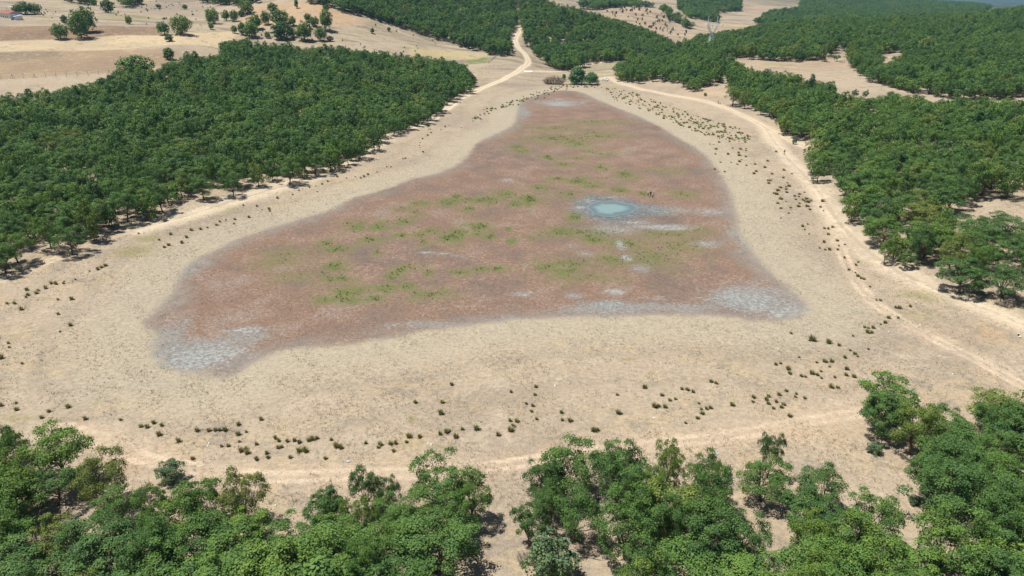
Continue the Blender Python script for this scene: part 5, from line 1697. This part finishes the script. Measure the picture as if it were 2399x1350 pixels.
ob = link('body', me, e); sk = ob.modifiers.new('skin', 'SKIN'); sk.use_smooth_shade = True
for i, j in enumerate(J):
    me.skin_vertices[0].data[i].radius = j[3:]
me.skin_vertices[0].data[1].use_root = True
sb = ob.modifiers.new('sub', 'SUBSURF'); sb.levels = 1; sb.render_levels = 1

# ------------------------------------------------------------------ small things on the grass
def slab(px, py, wpx, hpx, label, mat=M_STONE, seed=0):
    g = random.Random(seed + px)
    p = cast(px, py); s = px_scale(p)
    w = wpx * s / 2; d = abs(cast(px, py - hpx / 2)[1] - cast(px, py + hpx / 2)[1]) / 2
    k = 9
    vs = [(math.cos(6.283 * i / k) * w * g.uniform(.7, 1.1), math.sin(6.283 * i / k) * d * g.uniform(.7, 1.1), 0) for i in range(k)]
    vs = [(x, y, -.1) for x, y, _ in vs] + [(x * .93, y * .93, .09 + g.uniform(-.02, .03)) for x, y, _ in vs] + [(0, 0, .12)]
    fs = [(i, (i + 1) % k, k + (i + 1) % k, k + i) for i in range(k)] + [(k + i, k + (i + 1) % k, 2 * k) for i in range(k)]
    o = MB().add(vs, fs).build('flat_stone', mat, None, tuple(p))
    tag(o, label, 'stone')


slab(8, 654, 22, 7, 'grey flat stone at the left edge of the dry grass')
slab(325, 518, 16, 4, 'grey flat stone below the left wood shadow')
slab(527, 465, 24, 4, 'grey flat stone near the two pale young oaks')
slab(64, 640, 10, 3, 'small flat stone right of the lone spreading oak')
slab(1678, 1063, 18, 6, 'pale flat stone above the middle foreground clump')
slab(815, 1082, 14, 6, 'pale flat stone above the left foreground wood')
slab(1319, 188, 8, 2.5, 'white flat stone between bare shrub and cone-shaped willow', M_CONC)
slab(1336, 195, 8, 2.5, 'pale flat slab in the shade of the cone-shaped willow', M_CONC)
sm = MB().add([(-.16, -.1, -.03), (.13, -.14, -.03), (.17, .1, -.03), (-.1, .13, -.03), (-.09, -.05, .11), (.08, -.07, .13), (.09, .05, .12), (-.05, .07, .1)], [(0, 1, 5, 4), (1, 2, 6, 5), (2, 3, 7, 6), (3, 0, 4, 7), (4, 5, 6, 7)]).mesh('pale_stone', M_CONC)
for (px, py) in [(490, 1040), (487, 1046), (622, 1104), (640, 1185), (645, 1186), (1385, 963), (1532, 980), (1552, 1004), (1095, 840), (1112, 815), (1425, 818), (1120, 842), (1866, 1030), (2156, 762), (2146, 708), (2131, 702), (2002, 705), (2082, 777), (1975, 905), (1010, 1043), (1004, 1040), (1540, 873), (1300, 905), (1372, 940), (2232, 877), (205, 980), (95, 945), (161, 780), (20, 772), (1493, 521)]:
    p = cast(px, py)
    o = link('pale_stone', sm, None, tuple(p))
    k = random.uniform(.7, 1.5)
    o.scale = (k, k, k); o.rotation_euler = (0, 0, random.uniform(0, 6))
    tag(o, 'tiny pale stone lying loose on the dry ground', 'stone', 'loose pale stones around the lake')
p = cast(2389, 790)
e = thing('marker_post', tuple(p), R(8), 'white concrete marker block with a thin pale post at the right edge', 'marker')
MB().box((0, 0, .06), (.55, .3, .18)).build('base', M_CONC, e)
MB().box((-.06, .28, .22), (.1, .2, .5)).build('plate', M_BLACK, e)
MB().box((.1, .35, .42), (.4, .22, .12)).build('cap', M_CONC, e)
MB().tube([(.1, .35, .42), (.22, .5, 1.5)], [.035, .03], 6).build('post', M_CONC, e)

# ------------------------------------------------------------------ the air
hz = NT('haze_air')
vol = hz.n('VolumePrincipled')
vol.inputs['Color'].default_value = (.30, .60, 1.0, 1)
vol.inputs['Density'].default_value = 0.00008
vol.inputs['Anisotropy'].default_value = .2
hz.t.links.new(vol.outputs[0], hz.out.inputs['Volume'])
zlo, zhi = float(VZ.min()) - 1.0, max(float(VZ.max()) + 14.0, CAM_H + 3)
hb_ = MB().box(((GX[0] + GX[-1]) / 2, (GY[0] + GY[-1]) / 2, (zlo + zhi) / 2), (GX[-1] - GX[0] + 4, GY[-1] - GY[0] + 4, zhi - zlo))
o = hb_.build('haze', hz.m)
tag(o, 'thin pale blue haze over the far hills', 'haze', None, 'stuff')
print('haze box', zlo, zhi)
